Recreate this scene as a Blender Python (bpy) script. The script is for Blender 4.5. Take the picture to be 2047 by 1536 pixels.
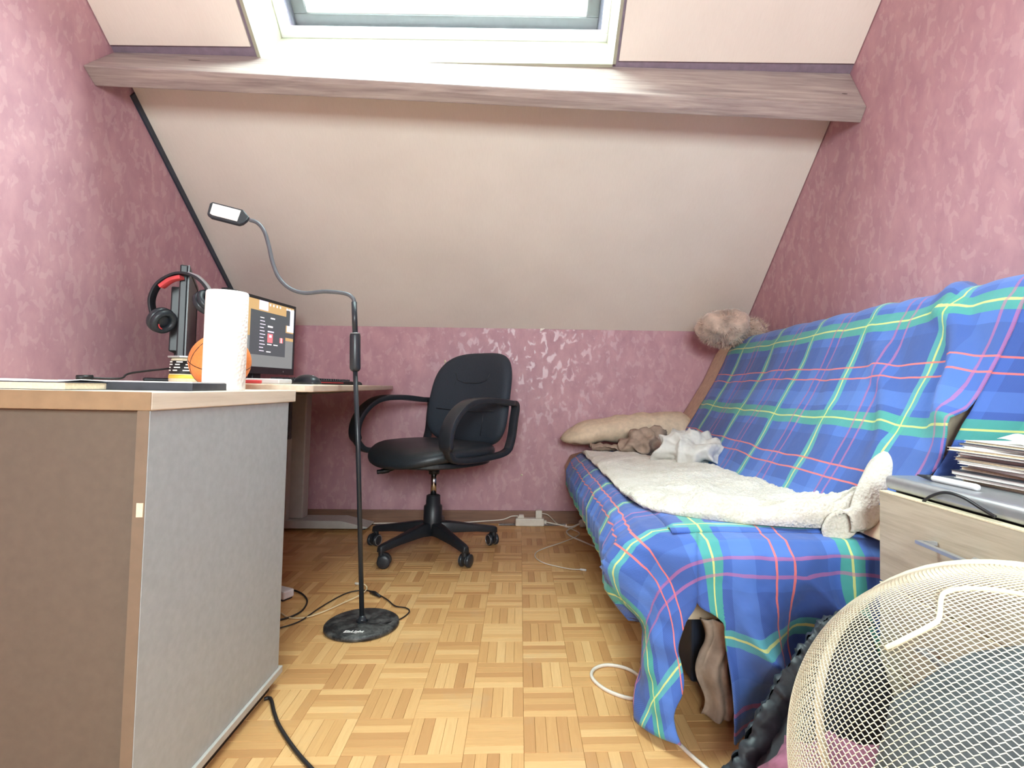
import bpy, bmesh, math, random
from math import sin, cos, pi, sqrt, radians, hypot, atan2
from mathutils import Vector, Matrix, noise

for o in list(bpy.data.objects): bpy.data.objects.remove(o, do_unlink=True)
scene = bpy.context.scene
COL = scene.collection
random.seed(7)

# ------------------------------------------------------------------ camera
F, CX, CY, HC = 1092.5, 1098.9, 731.5, 0.753          # pixels of a 2047x1536 frame, metres
YAW, PITCH, ROLL = radians(-3.08), radians(2.36), radians(1.13)
_f = Vector((-sin(YAW)*cos(PITCH), cos(YAW)*cos(PITCH), sin(PITCH)))
_r0 = Vector((cos(YAW), sin(YAW), 0)); _u0 = _r0.cross(_f)
_r = _r0*cos(ROLL) + _u0*sin(ROLL); _u = _u0*cos(ROLL) - _r0*sin(ROLL)
cam_d = bpy.data.cameras.new('camera'); cam = bpy.data.objects.new('camera', cam_d); COL.objects.link(cam)
cam_d.sensor_width = 36; cam_d.lens = F/2047*36; cam_d.clip_start = 0.02
cam_d.shift_x = -(CX-1023.5)/2047; cam_d.shift_y = -(768-CY)/2047
M = Matrix((( _r.x, _u.x, -_f.x, 0), (_r.y, _u.y, -_f.y, 0), (_r.z, _u.z, -_f.z, HC), (0, 0, 0, 1)))
cam.matrix_world = M
scene.camera = cam
CAM = Vector((0, 0, HC))
def ray(x, y): return _f + _r*((x-CX)/F) - _u*((y-CY)/F)
def at(x, y, axis, val):
    """pixel -> point on the plane (axis = value) it is known to touch"""
    d = ray(x, y); t = (val-CAM[axis])/d[axis]; return CAM + d*t

# ------------------------------------------------------------------ sky, daylight, exposure
world = bpy.data.worlds.new('sky'); scene.world = world; world.use_nodes = True
bg = world.node_tree.nodes['Background']
bg.inputs[0].default_value = (0.92, 0.965, 1.0, 1); bg.inputs[1].default_value = 30.0
vs = scene.view_settings
vs.view_transform = 'Standard'; vs.look = 'None'; vs.gamma = 1; vs.use_curve_mapping = False
vs.exposure = 1.38
scene.cycles.max_bounces = 14; scene.cycles.diffuse_bounces = 9; scene.cycles.glossy_bounces = 5
scene.cycles.transmission_bounces = 8; scene.cycles.transparent_max_bounces = 12
scene.cycles.caustics_reflective = False; scene.cycles.caustics_refractive = False

# ------------------------------------------------------------------ helpers
def lin(c):
    c = c/255.0
    return c/12.92 if c <= 0.04045 else ((c+0.055)/1.055)**2.4
def rgb(t): return (lin(t[0]), lin(t[1]), lin(t[2]), 1)

MATS = {}
class NT:
    def __init__(s, name):
        s.m = bpy.data.materials.new(name); s.m.use_nodes = True
        s.t = s.m.node_tree; s.b = s.t.nodes['Principled BSDF']; MATS[name] = s.m
    def n(s, typ, **kw):
        nd = s.t.nodes.new(typ)
        for k, v in kw.items(): setattr(nd, k, v)
        return nd
    def l(s, a, b): s.t.links.new(a, b)
    def put(s, sock, v):
        if hasattr(v, 'is_output') or isinstance(v, bpy.types.NodeSocket): s.l(v, sock)
        else: sock.default_value = v
    def math(s, op, a, b=None, c=None):
        nd = s.n('ShaderNodeMath', operation=op)
        s.put(nd.inputs[0], a)
        if b is not None: s.put(nd.inputs[1], b)
        if c is not None: s.put(nd.inputs[2], c)
        return nd.outputs[0]
    def mix(s, f, a, b, mode='MIX'):
        nd = s.n('ShaderNodeMix', data_type='RGBA', blend_type=mode)
        s.put(nd.inputs[0], f); s.put(nd.inputs[6], a); s.put(nd.inputs[7], b)
        return nd.outputs[2]
    def coord(s, which='Object', scale=(1, 1, 1), rot=(0, 0, 0)):
        tc = s.n('ShaderNodeTexCoord'); mp = s.n('ShaderNodeMapping')
        mp.inputs['Scale'].default_value = scale; mp.inputs['Rotation'].default_value = rot
        s.l(tc.outputs[which], mp.inputs[0]); return mp.outputs[0]
    def noise(s, vec, scale, detail=3, rough=0.55, dist=0.0):
        nd = s.n('ShaderNodeTexNoise'); s.l(vec, nd.inputs['Vector'])
        nd.inputs['Scale'].default_value = scale; nd.inputs['Detail'].default_value = detail
        nd.inputs['Roughness'].default_value = rough; nd.inputs['Distortion'].default_value = dist
        return nd.outputs[0]
    def ramp(s, f, stops):
        nd = s.n('ShaderNodeValToRGB'); s.l(f, nd.inputs[0]); e = nd.color_ramp.elements
        while len(e) < len(stops): e.new(0.5)
        for i, (p, c) in enumerate(stops): e[i].position = p; e[i].color = c
        return nd.outputs[0]
    def bump(s, h, strength=0.2, dist=0.01):
        nd = s.n('ShaderNodeBump'); nd.inputs['Strength'].default_value = strength
        nd.inputs['Distance'].default_value = dist; s.l(h, nd.inputs['Height'])
        s.l(nd.outputs[0], s.b.inputs['Normal'])
    def fin(s, col=None, rough=0.5, metal=0.0, spec=0.5):
        if col is not None: s.put(s.b.inputs['Base Color'], col)
        s.put(s.b.inputs['Roughness'], rough); s.b.inputs['Metallic'].default_value = metal
        s.b.inputs['Specular IOR Level'].default_value = spec
        return s.m

def plain(name, c, rough=0.5, metal=0.0, var=0.06, scale=30, bump=0.0, spec=0.5, sheen=0.0):
    t = NT(name); v = t.coord()
    f = t.noise(v, scale, 4)
    a = rgb(tuple(max(0, x*(1-var)) for x in c)); b = rgb(tuple(min(255, x*(1+var)) for x in c))
    col = t.ramp(f, [(0.3, a), (0.7, b)])
    if bump: t.bump(f, bump, 0.004)
    if sheen: t.b.inputs['Sheen Weight'].default_value = sheen
    return t.fin(col, rough, metal, spec)

def wood(name, c1, c2, rough=0.5, axis=0, scale=1.0, knots=False, bump=0.08):
    t = NT(name)
    sc = [14*scale]*3; sc[axis] = 1.1*scale
    v = t.coord(scale=tuple(sc))
    f = t.noise(v, 3.0, 6, 0.6, 0.4)
    sc2 = [90*scale]*3; sc2[axis] = 4*scale
    f2 = t.noise(t.coord(scale=tuple(sc2)), 1.5, 3)
    g = t.math('ADD', t.math('MULTIPLY', f, 0.7), t.math('MULTIPLY', f2, 0.3))
    col = t.ramp(g, [(0.34, rgb(c2)), (0.62, rgb(c1))])
    if knots:
        vo = t.n('ShaderNodeTexVoronoi'); t.l(t.coord(scale=(3.1, 9, 9)), vo.inputs['Vector']); vo.inputs['Scale'].default_value = 1.0
        k = t.math('LESS_THAN', vo.outputs['Distance'], 0.075)
        col = t.mix(t.math('MULTIPLY', k, 0.75), col, rgb((52, 38, 34)))
    t.bump(g, bump, 0.004)
    return t.fin(col, rough)

def emit(name, c, st):
    t = NT(name); t.b.inputs['Emission Color'].default_value = rgb(c); t.b.inputs['Emission Strength'].default_value = st
    return t.fin(rgb(c), 0.25)

# --- mesh builder
class MB:
    def __init__(s): s.v = []; s.f = []; s.uv = []; s.mi = []
    def add(s, vs, fs, uv=None, mi=0):
        o = len(s.v); s.v += [tuple(p) for p in vs]
        for f in fs: s.f.append(tuple(i+o for i in f)); s.mi.append(mi)
        s.uv += list(uv) if uv else [(0, 0)]*len(vs)
    def box(s, a, b, mi=0, mat=None):
        x0, y0, z0 = a; x1, y1, z1 = b
        P = [(x0,y0,z0),(x1,y0,z0),(x1,y1,z0),(x0,y1,z0),(x0,y0,z1),(x1,y0,z1),(x1,y1,z1),(x0,y1,z1)]
        if mat: P = [mat @ Vector(p) for p in P]
        s.add(P, [(0,3,2,1),(4,5,6,7),(0,1,5,4),(1,2,6,5),(2,3,7,6),(3,0,4,7)], mi=mi)
    def prism(s, poly, h0, h1, mat=None, mi=0):
        """poly of (x,y), extruded z h0..h1"""
        n = len(poly)
        P = [Vector((x, y, h0)) for x, y in poly] + [Vector((x, y, h1)) for x, y in poly]
        if mat: P = [mat @ p for p in P]
        s.add(P, [tuple(range(n-1, -1, -1)), tuple(range(n, 2*n))] + [(i, (i+1) % n, n+(i+1) % n, n+i) for i in range(n)], mi=mi)
    def lathe(s, prof, seg=24, mat=None, mi=0, cap=True):
        """prof list of (r,z)"""
        P = []
        for r, z in prof:
            for k in range(seg):
                a = 2*pi*k/seg; P.append(Vector((r*cos(a), r*sin(a), z)))
        fs = []
        for i in range(len(prof)-1):
            for k in range(seg):
                k2 = (k+1) % seg; fs.append((i*seg+k, i*seg+k2, (i+1)*seg+k2, (i+1)*seg+k))
        if cap:
            fs.append(tuple(range(seg-1, -1, -1))); fs.append(tuple((len(prof)-1)*seg+k for k in range(seg)))
        if mat: P = [mat @ p for p in P]
        s.add(P, fs, mi=mi)
    def tube(s, pts, rad, seg=8, closed=False, flat=None, mi=0, up=None):
        """sweep a circle (or flat=(w,h) rectangle) along pts"""
        pts = [Vector(p) for p in pts]; n = len(pts)
        rad = rad if isinstance(rad, (list, tuple)) else [rad]*n
        T = []
        for i in range(n):
            if closed: d = pts[(i+1) % n]-pts[i-1]
            else: d = pts[min(i+1, n-1)]-pts[max(i-1, 0)]
            T.append(d.normalized() if d.length > 1e-9 else Vector((0, 0, 1)))
        if up is None:
            up = Vector((0, 0, 1)) if abs(T[0].z) < 0.9 else Vector((1, 0, 0))
        nrm = (up - T[0]*up.dot(T[0])).normalized()
        P = []; m = 4 if flat else seg
        for i in range(n):
            nrm = (nrm - T[i]*nrm.dot(T[i]))
            nrm = nrm.normalized() if nrm.length > 1e-6 else T[i].orthogonal().normalized()
            b = T[i].cross(nrm)
            if flat:
                w, h = flat
                k = rad[i]
                for q, e in ((-1, -1), (1, -1), (1, 1), (-1, 1)): P.append(pts[i] + b*(q*w/2*k) + nrm*(e*h/2*k))
            else:
                for k in range(seg):
                    a = 2*pi*k/seg; P.append(pts[i] + (nrm*cos(a) + b*sin(a))*rad[i])
        fs = []
        for i in range(n if closed else n-1):
            j = (i+1) % n
            for k in range(m):
                k2 = (k+1) % m; fs.append((i*m+k, i*m+k2, j*m+k2, j*m+k))
        if not closed:
            fs.append(tuple(range(m-1, -1, -1))); fs.append(tuple((n-1)*m+k for k in range(m)))
        s.add(P, fs, mi=mi)
    def grid(s, fn, nu, nv, uvf=None, skip=None, mi=0):
        P = []; U = []
        for i in range(nu+1):
            for j in range(nv+1):
                a, b = i/nu, j/nv; P.append(fn(a, b)); U.append(uvf(a, b) if uvf else (a, b))
        fs = []
        for i in range(nu):
            for j in range(nv):
                q = (i*(nv+1)+j, i*(nv+1)+j+1, (i+1)*(nv+1)+j+1, (i+1)*(nv+1)+j)
                if skip and skip([P[k] for k in q], i/nu, j/nv): continue
                fs.append(q)
        s.add(P, fs, U, mi)
    def build(s, name, mat, parent=None, smooth=False, bevel=0.0, bseg=2, sub=0, solid=0.0, weld=0.0):
        me = bpy.data.meshes.new(name); me.from_pydata(s.v, [], s.f)
        mats = mat if isinstance(mat, (list, tuple)) else [mat]
        for m in mats: me.materials.append(MATS[m] if isinstance(m, str) else m)
        ul = me.uv_layers.new(name='UVMap')
        for lp in me.loops: ul.data[lp.index].uv = s.uv[lp.vertex_index]
        for p, k in zip(me.polygons, s.mi): p.material_index = k
        bm = bmesh.new(); bm.from_mesh(me)
        if weld: bmesh.ops.remove_doubles(bm, verts=bm.verts, dist=weld)
        bmesh.ops.recalc_face_normals(bm, faces=bm.faces)
        if bevel:
            es = [e for e in bm.edges if len(e.link_faces) == 2 and e.calc_face_angle(0) > 0.6]
            bmesh.ops.bevel(bm, geom=es, offset=bevel, segments=bseg, affect='EDGES', profile=0.5, clamp_overlap=True)
        bm.to_mesh(me); bm.free()
        if smooth:
            for p in me.polygons: p.use_smooth = True
        o = bpy.data.objects.new(name, me); COL.objects.link(o)
        if solid:
            md = o.modifiers.new('solid', 'SOLIDIFY'); md.thickness = solid; md.offset = -1
        if sub:
            md = o.modifiers.new('sub', 'SUBSURF'); md.levels = sub; md.render_levels = sub
        if smooth and bevel:
            try: me.set_sharp_from_angle(angle=radians(40))
            except Exception: pass
        if parent: o.parent = parent
        return o

def tag(o, label=None, cat=None, group=None, kind=None):
    if label: o['label'] = label
    if cat: o['category'] = cat
    if group: o['group'] = group
    if kind: o['kind'] = kind
    return o
def thing(name, label, cat, loc=(0, 0, 0), rz=0, group=None, kind=None):
    o = bpy.data.objects.new(name, None); COL.objects.link(o); o.location = loc; o.rotation_euler = (0, 0, rz)
    o.empty_display_size = 0.05
    return tag(o, label, cat, group, kind)
def spline(pts, n=8, closed=False):
    """Catmull-Rom through pts"""
    pts = [Vector(p) for p in pts]; out = []; m = len(pts)
    rng = range(m) if closed else range(m-1)
    for i in rng:
        if closed: p0, p1, p2, p3 = pts[i-1], pts[i], pts[(i+1) % m], pts[(i+2) % m]
        else: p0, p1, p2, p3 = pts[max(i-1, 0)], pts[i], pts[i+1], pts[min(i+2, m-1)]
        for k in range(n):
            t = k/n
            out.append(0.5*((2*p1) + (p2-p0)*t + (2*p0-5*p1+4*p2-p3)*t*t + (3*p1-p0-3*p2+p3)*t**3))
    if not closed: out.append(pts[-1])
    return out
def fbm(x, y, z, o=4): return noise.fractal(Vector((x, y, z)), 1.0, 2.0, o)
def lerp(a, b, t): return a+(b-a)*t
def pw(t, pts):
    """piecewise linear table"""
    if t <= pts[0][0]: return pts[0][1]
    for (a, va), (b, vb) in zip(pts, pts[1:]):
        if t <= b:
            k = (t-a)/(b-a)
            return tuple(lerp(p, q, k) for p, q in zip(va, vb)) if isinstance(va, tuple) else lerp(va, vb, k)
    return pts[-1][1]

# ------------------------------------------------------------------ materials of the setting
def m_wallpaper():
    t = NT('wallpaper')
    v = t.coord(scale=(1, 1, 0.62))
    f1 = t.noise(v, 34, 3, 0.5, 0.6)
    f2 = t.noise(v, 15, 4, 0.6, 0.3)
    f3 = t.noise(t.coord(), 2.2, 2)
    base = t.ramp(f2, [(0.3, rgb((176, 132, 143))), (0.7, rgb((196, 152, 159)))])
    flake = t.ramp(f1, [(0.55, (0, 0, 0, 1)), (0.60, (1, 1, 1, 1))])
    col = t.mix(t.math('MULTIPLY', flake, 0.20), base, rgb((222, 190, 194)))
    t.bump(f1, 0.12, 0.004)
    ro = t.math('SUBTRACT', 0.57, t.math('MULTIPLY', flake, 0.22))
    return t.fin(col, ro, 0, 0.5)
m_wallpaper()
def m_panel():
    t = NT('ceiling_panel'); v = t.coord(scale=(60, 8, 8)); f = t.noise(v, 4, 3)
    g = t.noise(t.coord(), 2.5, 3)
    col = t.ramp(t.math('ADD', t.math('MULTIPLY', f, 0.3), t.math('MULTIPLY', g, 0.7)), [(0.3, rgb((220, 211, 200))), (0.7, rgb((232, 224, 213)))])
    t.bump(f, 0.05, 0.003)
    return t.fin(col, 0.6)
m_panel()
plain('joint_grey', (128, 114, 128), 0.7)
plain('trim_black', (44, 52, 66), 0.45, var=0.1)
wood('beam_wood', (176, 162, 154), (132, 116, 114), 0.42, 0, 1.0, knots=True)
plain('reveal_paint', (158, 157, 138), 0.6, var=0.05, scale=8, bump=0.1)
plain('white_pvc', (236, 238, 240), 0.4, var=0.02)
plain('sash_grey', (104, 108, 110), 0.35, var=0.03)
plain('sash_dark', (66, 70, 78), 0.4, var=0.03)
wood('baseboard_wood', (140, 104, 84), (110, 80, 66), 0.55, 0, 1.0, knots=True)
def m_parquet():
    t = NT('parquet')
    oi = t.n('ShaderNodeObjectInfo'); at_ = t.n('ShaderNodeAttribute', attribute_name='tone')
    tone = t.math('FRACT', t.math('ADD', oi.outputs['Random'], at_.outputs['Fac']))
    at2 = t.n('ShaderNodeAttribute', attribute_name='along')      # 0 strip runs along x, 1 along y
    geo = t.n('ShaderNodeNewGeometry'); sep = t.n('ShaderNodeSeparateXYZ'); t.l(geo.outputs['Position'], sep.inputs[0])
    X, Y = sep.outputs[0], sep.outputs[1]
    al = t.math('ADD', t.math('MULTIPLY', X, t.math('SUBTRACT', 1.0, at2.outputs['Fac'])), t.math('MULTIPLY', Y, at2.outputs['Fac']))
    ac = t.math('ADD', t.math('MULTIPLY', Y, t.math('SUBTRACT', 1.0, at2.outputs['Fac'])), t.math('MULTIPLY', X, at2.outputs['Fac']))
    cb = t.n('ShaderNodeCombineXYZ')
    t.l(t.math('MULTIPLY', al, 14.0), cb.inputs[0]); t.l(t.math('MULTIPLY', ac, 190.0), cb.inputs[1]); t.l(t.math('MULTIPLY', tone, 40.0), cb.inputs[2])
    g = t.noise(cb.outputs[0], 1.0, 4, 0.6, 0.5)
    c = t.ramp(tone, [(0.0, rgb((190, 142, 92))), (0.35, rgb((210, 164, 108))), (0.7, rgb((222, 178, 120))), (1.0, rgb((232, 192, 134)))])
    c = t.mix(t.math('MULTIPLY', g, 0.55), c, rgb((168, 118, 70)), 'MIX')
    w = t.noise(t.coord(which='Object'), 1.0, 2)
    gp = t.noise(geo.outputs['Position'], 5.0, 5, 0.65)
    wear = t.ramp(gp, [(0.58, (0, 0, 0, 1)), (0.75, (1, 1, 1, 1))])
    c = t.mix(t.math('MULTIPLY', wear, 0.3), c, rgb((176, 158, 130)))
    t.bump(g, 0.06, 0.002)
    return t.fin(c, t.math('ADD', 0.34, t.math('MULTIPLY', gp, 0.2)), 0, 0.4)
m_parquet()
plain('floor_bed', (84, 56, 34), 0.9)
def m_glass(name, tint):
    t = NT(name); tr_ = t.n('ShaderNodeBsdfTransparent'); gl_ = t.n('ShaderNodeBsdfGlossy'); mx_ = t.n('ShaderNodeMixShader')
    tr_.inputs[0].default_value = tint; gl_.inputs['Roughness'].default_value = 0.02; mx_.inputs[0].default_value = 0.06
    t.l(tr_.outputs[0], mx_.inputs[1]); t.l(gl_.outputs[0], mx_.inputs[2]); t.l(mx_.outputs[0], t.t.nodes['Material Output'].inputs[0])
m_glass('glass', (0.93, 0.97, 0.955, 1)); m_glass('dimming_glass', (0.60, 0.66, 0.64, 1))  # second glass: tint added on the skylight pane to dim its daylight

# ------------------------------------------------------------------ room shell
XL, XR, YB, YF = -1.488, 1.274, 3.077, -1.3
def slopeZ(x, y):
    s = (x-XL)/(XR-XL); return lerp(1.08+0.797*(YB-y), 1.108+0.878*(YB-y), s)
SN = Vector((0, 0.642, 0.767))                           # outward normal of the roof slope
def SP(x, y, off=0.0): return Vector((x, y, slopeZ(x, y))) + SN*off
YT = 0.95
def struct(name, mb, m, **k): return tag(mb.build(name, m, **k), kind='structure')

b = MB(); b.box((XL-0.1, YF-0.1, 0), (XL, YB+0.12, 3.2)); wl = struct('wall_left', b, 'wallpaper')
b = MB(); b.box((XR, YF-0.1, 0), (XR+0.1, YB+0.12, 3.2)); wr = struct('wall_right', b, 'wallpaper')
b = MB(); b.box((XL-0.1, YB, 0), (XR+0.1, YB+0.12, 1.14)); wb = struct('wall_back', b, 'wallpaper')
FILL_WIN = (-0.35, 0.60, 0.95, 1.75)                           # unseen window added behind the camera for fill light: x0, x1, z0, z1
b = MB(); b.box((XL-0.1, YF-0.1, 0), (XR+0.1, YF, FILL_WIN[2])); b.box((XL-0.1, YF-0.1, FILL_WIN[3]), (XR+0.1, YF, 3.2))
b.box((XL-0.1, YF-0.1, FILL_WIN[2]), (FILL_WIN[0], YF, FILL_WIN[3])); b.box((FILL_WIN[1], YF-0.1, FILL_WIN[2]), (XR+0.1, YF, FILL_WIN[3])); struct('wall_front', b, 'wallpaper')
for o, l in ((wl, 'side wall with rose marbled wallpaper beside the desks'), (wr, 'side wall with rose marbled wallpaper behind the sofa'), (wb, 'low knee wall with rose wallpaper under the slope')): o['label'] = l

# ceiling: slope with skylight hole + flat part
HX0, HX1, HY0, HY1 = -0.972, 0.325, 2.02, 1.22          # hole; HY0 is the low edge
b = MB()
def quad(x0, x1, y0, y1, off=0.0, n=6):
    b.grid(lambda a, c: SP(lerp(x0, x1, a), lerp(y0, y1, c), off), n, 4)
quad(XL, XR, YB+0.1, HY0); quad(XL, HX0, HY0, HY1); quad(HX1, XR, HY0, HY1); quad(XL, XR, HY1, YT)
ZT = max(slopeZ(XL, YT), slopeZ(XR, YT))
b.add([(XL, YT, slopeZ(XL, YT)), (XR, YT, slopeZ(XR, YT)), (XR, YF, slopeZ(XR, YT)), (XL, YF, slopeZ(XL, YT))], [(0, 1, 2, 3)])
ceil = struct('ceiling', b, 'joint_grey'); ceil['label'] = 'sloping attic ceiling clad in cream panels'
# closed slab between two offsets from the slope, used for the ceiling panels
def slab(x0, x1, y0, y1, i0, i1, name, m, parent, n=8):
    q = MB()
    for off in (i0, i1): q.grid(lambda a, c: SP(lerp(x0, x1, a), lerp(y0, y1, c), off), n, 4)
    k = (n+1)*5
    lo = [0, 4, n*5+4, n*5]
    ring = [i for i in range(0, 5)] + [i*5+4 for i in range(1, n+1)] + [n*5+3-i for i in range(0, 4)] + [i*5 for i in range(n-1, 0, -1)]
    q.f += [(ring[i], ring[(i+1) % len(ring)], ring[(i+1) % len(ring)]+k, ring[i]+k) for i in range(len(ring))]
    q.mi += [0]*len(ring)
    return q.build(name, m, parent)
PT = 0.008
def beamYZ(x):                                          # beam section: roof junction, outer, lower corner
    s = (x-XL)/(XR-XL)
    J = Vector((0, lerp(2.006, 2.040, s), 0)); J.z = slopeZ(x, J.y)
    O = Vector((0, lerp(1.873, 1.938, s), lerp(1.805, 1.831, s)))
    L = Vector((0, lerp(1.930, 1.975, s), lerp(1.765, 1.786, s)))
    return J, O, L
slab(XL+0.008, XR-0.004, YB+0.004, 2.09, -PT, -0.0005, 'ceiling_panel', 'ceiling_panel', ceil, 16)
slab(XL+0.004, -0.998, 1.986, YT+0.02, -PT, -0.0005, 'ceiling_panel', 'ceiling_panel', ceil)
slab(0.348, XR-0.004, 2.012, YT+0.02, -PT, -0.0005, 'ceiling_panel', 'ceiling_panel', ceil)
slab(HX0+0.02, HX1-0.02, HY1-0.05, YT+0.02, -PT, -0.0005, 'ceiling_panel', 'ceiling_panel', ceil)
# torn flaps of panel paper over the knee wall
for px_, w_, h_ in ((1080, 0.10, 0.022), (1272, 0.045, 0.009)):
    p = at(px_, 652, 1, YB-0.004); q = MB()
    z0 = slopeZ(p.x, YB)+0.004
    q.prism([(p.x, z0), (p.x, z0-h_-0.006), (p.x+w_*0.3, z0-h_*0.45), (p.x+w_, z0-0.002), (p.x+w_, z0+0.004)], 0, 0.002,
            Matrix(((1, 0, 0, 0), (0, 0, 1, YB-0.005), (0, 1, 0, 0), (0, 0, 0, 1))))
    q.build('torn_flap', 'ceiling_panel', ceil)

# beam
b = MB()
ends = []
for x in (XL, XR):
    J, O, L = beamYZ(x); K = L + (J-O)
    for p in (J, O, L, K): b.v.append((x, p.y, p.z)); b.uv.append((0, 0))
b.f += [(0, 1, 5, 4), (1, 2, 6, 5), (2, 3, 7, 6), (3, 0, 4, 7), (3, 2, 1, 0), (4, 5, 6, 7)]; b.mi += [0]*6
bo = struct('trim_1', b, 'beam_wood', bevel=0.004); bo['label'] = 'pale wooden roof beam across the slope under the skylight'
# black trim strip on the left wall along the slope
b = MB()
for y0, y1 in ((2.115, 3.06),):
    for i in range(12):
        a0, a1 = lerp(y0, y1, i/12), lerp(y0, y1, (i+1)/12)
        P = []
        for y in (a0, a1):
            z = slopeZ(XL, y)
            P += [(XL, y, z-0.001), (XL+0.008, y, z-0.001), (XL+0.008, y-0.020, z-0.026), (XL, y-0.020, z-0.026)]
        b.add(P, [(0, 1, 5, 4), (1, 2, 6, 5), (2, 3, 7, 6), (3, 0, 4, 7)] + ([(0, 3, 2, 1)] if i == 0 else []) + ([(4, 5, 6, 7)] if i == 11 else []))
struct('trim_2', b, 'trim_black', weld=0.0005)['label'] = 'black edging strip where slope meets the rose wall'
# baseboard
b = MB(); b.box((XL, YB-0.014, 0), (XR, YB, 0.07)); struct('baseboard_back', b, 'baseboard_wood', bevel=0.003)

# skylight: reveal boards, fixed frame, open sash with pane
win = thing('window_1', 'tilted skylight with grey sash in a cream boarded reveal', None, SP((HX0+HX1)/2, HY0, 0.0), kind='structure')
wi = win.matrix_world.inverted() if False else Matrix.Translation(-Vector(win.location))
def wb_build(q, name, m, **k):
    q.v = [tuple(Vector(p) - Vector(win.location)) for p in q.v]
    return q.build(name, m, win, **k)
RD = 0.235
def revb(x0, x1, y0, y1, i, nx, ny):
    """board between two slope points, pushed out along the roof normal, thickness vector (nx,ny)"""
    q = MB(); A, Bp = SP(x0, y0, -0.012), SP(x1, y1, -0.012); C, D = SP(x1, y1, RD), SP(x0, y0, RD)
    tv = Vector((nx, 0, 0)) + Vector((0, 1, -0.84)).normalized()*ny
    q.add([A, Bp, C, D, A+tv, Bp+tv, C+tv, D+tv], [(0, 1, 2, 3), (7, 6, 5, 4), (0, 4, 5, 1), (1, 5, 6, 2), (2, 6, 7, 3), (3, 7, 4, 0)])
    wb_build(q, 'reveal_board', 'reveal_paint')
revb(HX0, HX1, HY0, HY0, 0, 0, 0.012); revb(HX0, HX1, HY1, HY1, 0, 0, -0.012)
revb(HX0, HX0, HY0, HY1, 0, -0.012, 0); revb(HX1, HX1, HY0, HY1, 0, 0.012, 0)
def ring(x0, x1, y0, y1, w, o0, o1, name, m, inner_w=None):
    for (ax, bx, ay, by) in ((x0, x1, y0, y0-w), (x0, x1, y1+w, y1), (x0, x0+w, y0-w, y1+w), (x1-w, x1, y0-w, y1+w)):
        q = MB()
        P = [SP(x, y, o) for o in (o0, o1) for (x, y) in ((ax, ay), (bx, ay), (bx, by), (ax, by))]
        q.add(P, [(0, 1, 2, 3), (7, 6, 5, 4), (0, 4, 5, 1), (1, 5, 6, 2), (2, 6, 7, 3), (3, 7, 4, 0)])
        wb_build(q, name, m, bevel=0.003)
ring(HX0-0.012, HX1+0.012, HY0+0.012, HY1-0.012, 0.035, RD, RD+0.05, 'frame_rail', 'white_pvc')
SX0, SX1, SY0, SY1 = HX0+0.03, HX1-0.025, HY0+0.01, HY1+0.02
ring(SX0, SX1, SY0, SY1, 0.06, RD+0.075, RD+0.12, 'sash_rail', 'sash_grey')
ring(SX0-0.012, SX1+0.012, SY0+0.012, SY1-0.012, 0.024, RD+0.058, RD+0.075, 'sash_seal', 'sash_dark')
ring(SX0+0.055, SX1-0.055, SY0-0.055, SY1+0.055, 0.02, RD+0.085, RD+0.105, 'glazing_bead', 'white_pvc')
q = MB()
x0, x1, y0, y1 = SX0+0.05, SX1-0.05, SY0-0.05, SY1+0.05
P = [SP(x, y, o) for o in (RD+0.094, RD+0.098) for (x, y) in ((x0, y0), (x1, y0), (x1, y1), (x0, y1))]
q.add(P, [(0, 1, 2, 3), (7, 6, 5, 4), (0, 4, 5, 1), (1, 5, 6, 2), (2, 6, 7, 3), (3, 7, 4, 0)])
wb_build(q, 'pane', 'dimming_glass')
for k in range(4):                                       # vent tabs along the lower sash rail
    q = MB(); xx = lerp(SX0+0.3, SX1-0.35, k/3)
    m_ = Matrix.Translation(SP(xx, SY0-0.01, RD+0.056)); q.box((-0.012, -0.004, -0.003), (0.012, 0.004, 0.004), mat=m_)
    wb_build(q, 'vent_tab', 'sash_dark')
# skylight portal lets the renderer find the sky through the opening
pd = bpy.data.lights.new('skylight_portal', 'AREA'); pd.shape = 'RECTANGLE'; pd.size = HX1-HX0+0.02; pd.size_y = 1.06
pd.cycles.is_portal = True
po = bpy.data.objects.new('skylight_portal', pd); COL.objects.link(po)
pc = SP((HX0+HX1)/2, (HY0+HY1)/2, RD+0.19); po.location = pc
po.rotation_euler = (-SN).to_track_quat('-Z', 'X').to_euler()
zax = SN; xax = Vector((1, 0, 0)); yax = zax.cross(xax)
po.matrix_world = Matrix(((xax.x, yax.x, zax.x, pc.x), (xax.y, yax.y, zax.y, pc.y), (xax.z, yax.z, zax.z, pc.z), (0, 0, 0, 1)))

# invented casement window behind the camera, put in to brighten the room
w2 = thing('fill_window', 'white casement window in the wall facing the slope', None, ((FILL_WIN[0]+FILL_WIN[1])/2, YF, FILL_WIN[2]), kind='structure')
hw, hh = (FILL_WIN[1]-FILL_WIN[0])/2, FILL_WIN[3]-FILL_WIN[2]
for (a, c, e, f) in ((-hw, hw, 0, 0.06), (-hw, hw, hh-0.06, hh), (-hw, -hw+0.06, 0.06, hh-0.06), (hw-0.06, hw, 0.06, hh-0.06), (-0.04, 0.04, 0.06, hh-0.06)):
    q = MB(); q.box((a, -0.07, e), (c, -0.02, f)); q.build('frame_rail', 'white_pvc', w2, bevel=0.004)
for (a, c) in ((-hw+0.06, -0.04), (0.04, hw-0.06)):
    q = MB(); q.box((a, -0.048, 0.06), (c, -0.044, hh-0.06)); q.build('pane', 'glass', w2)
pd2 = bpy.data.lights.new('fill_window_portal', 'AREA'); pd2.shape = 'RECTANGLE'; pd2.size = 2*hw; pd2.size_y = hh; pd2.cycles.is_portal = True
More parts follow.
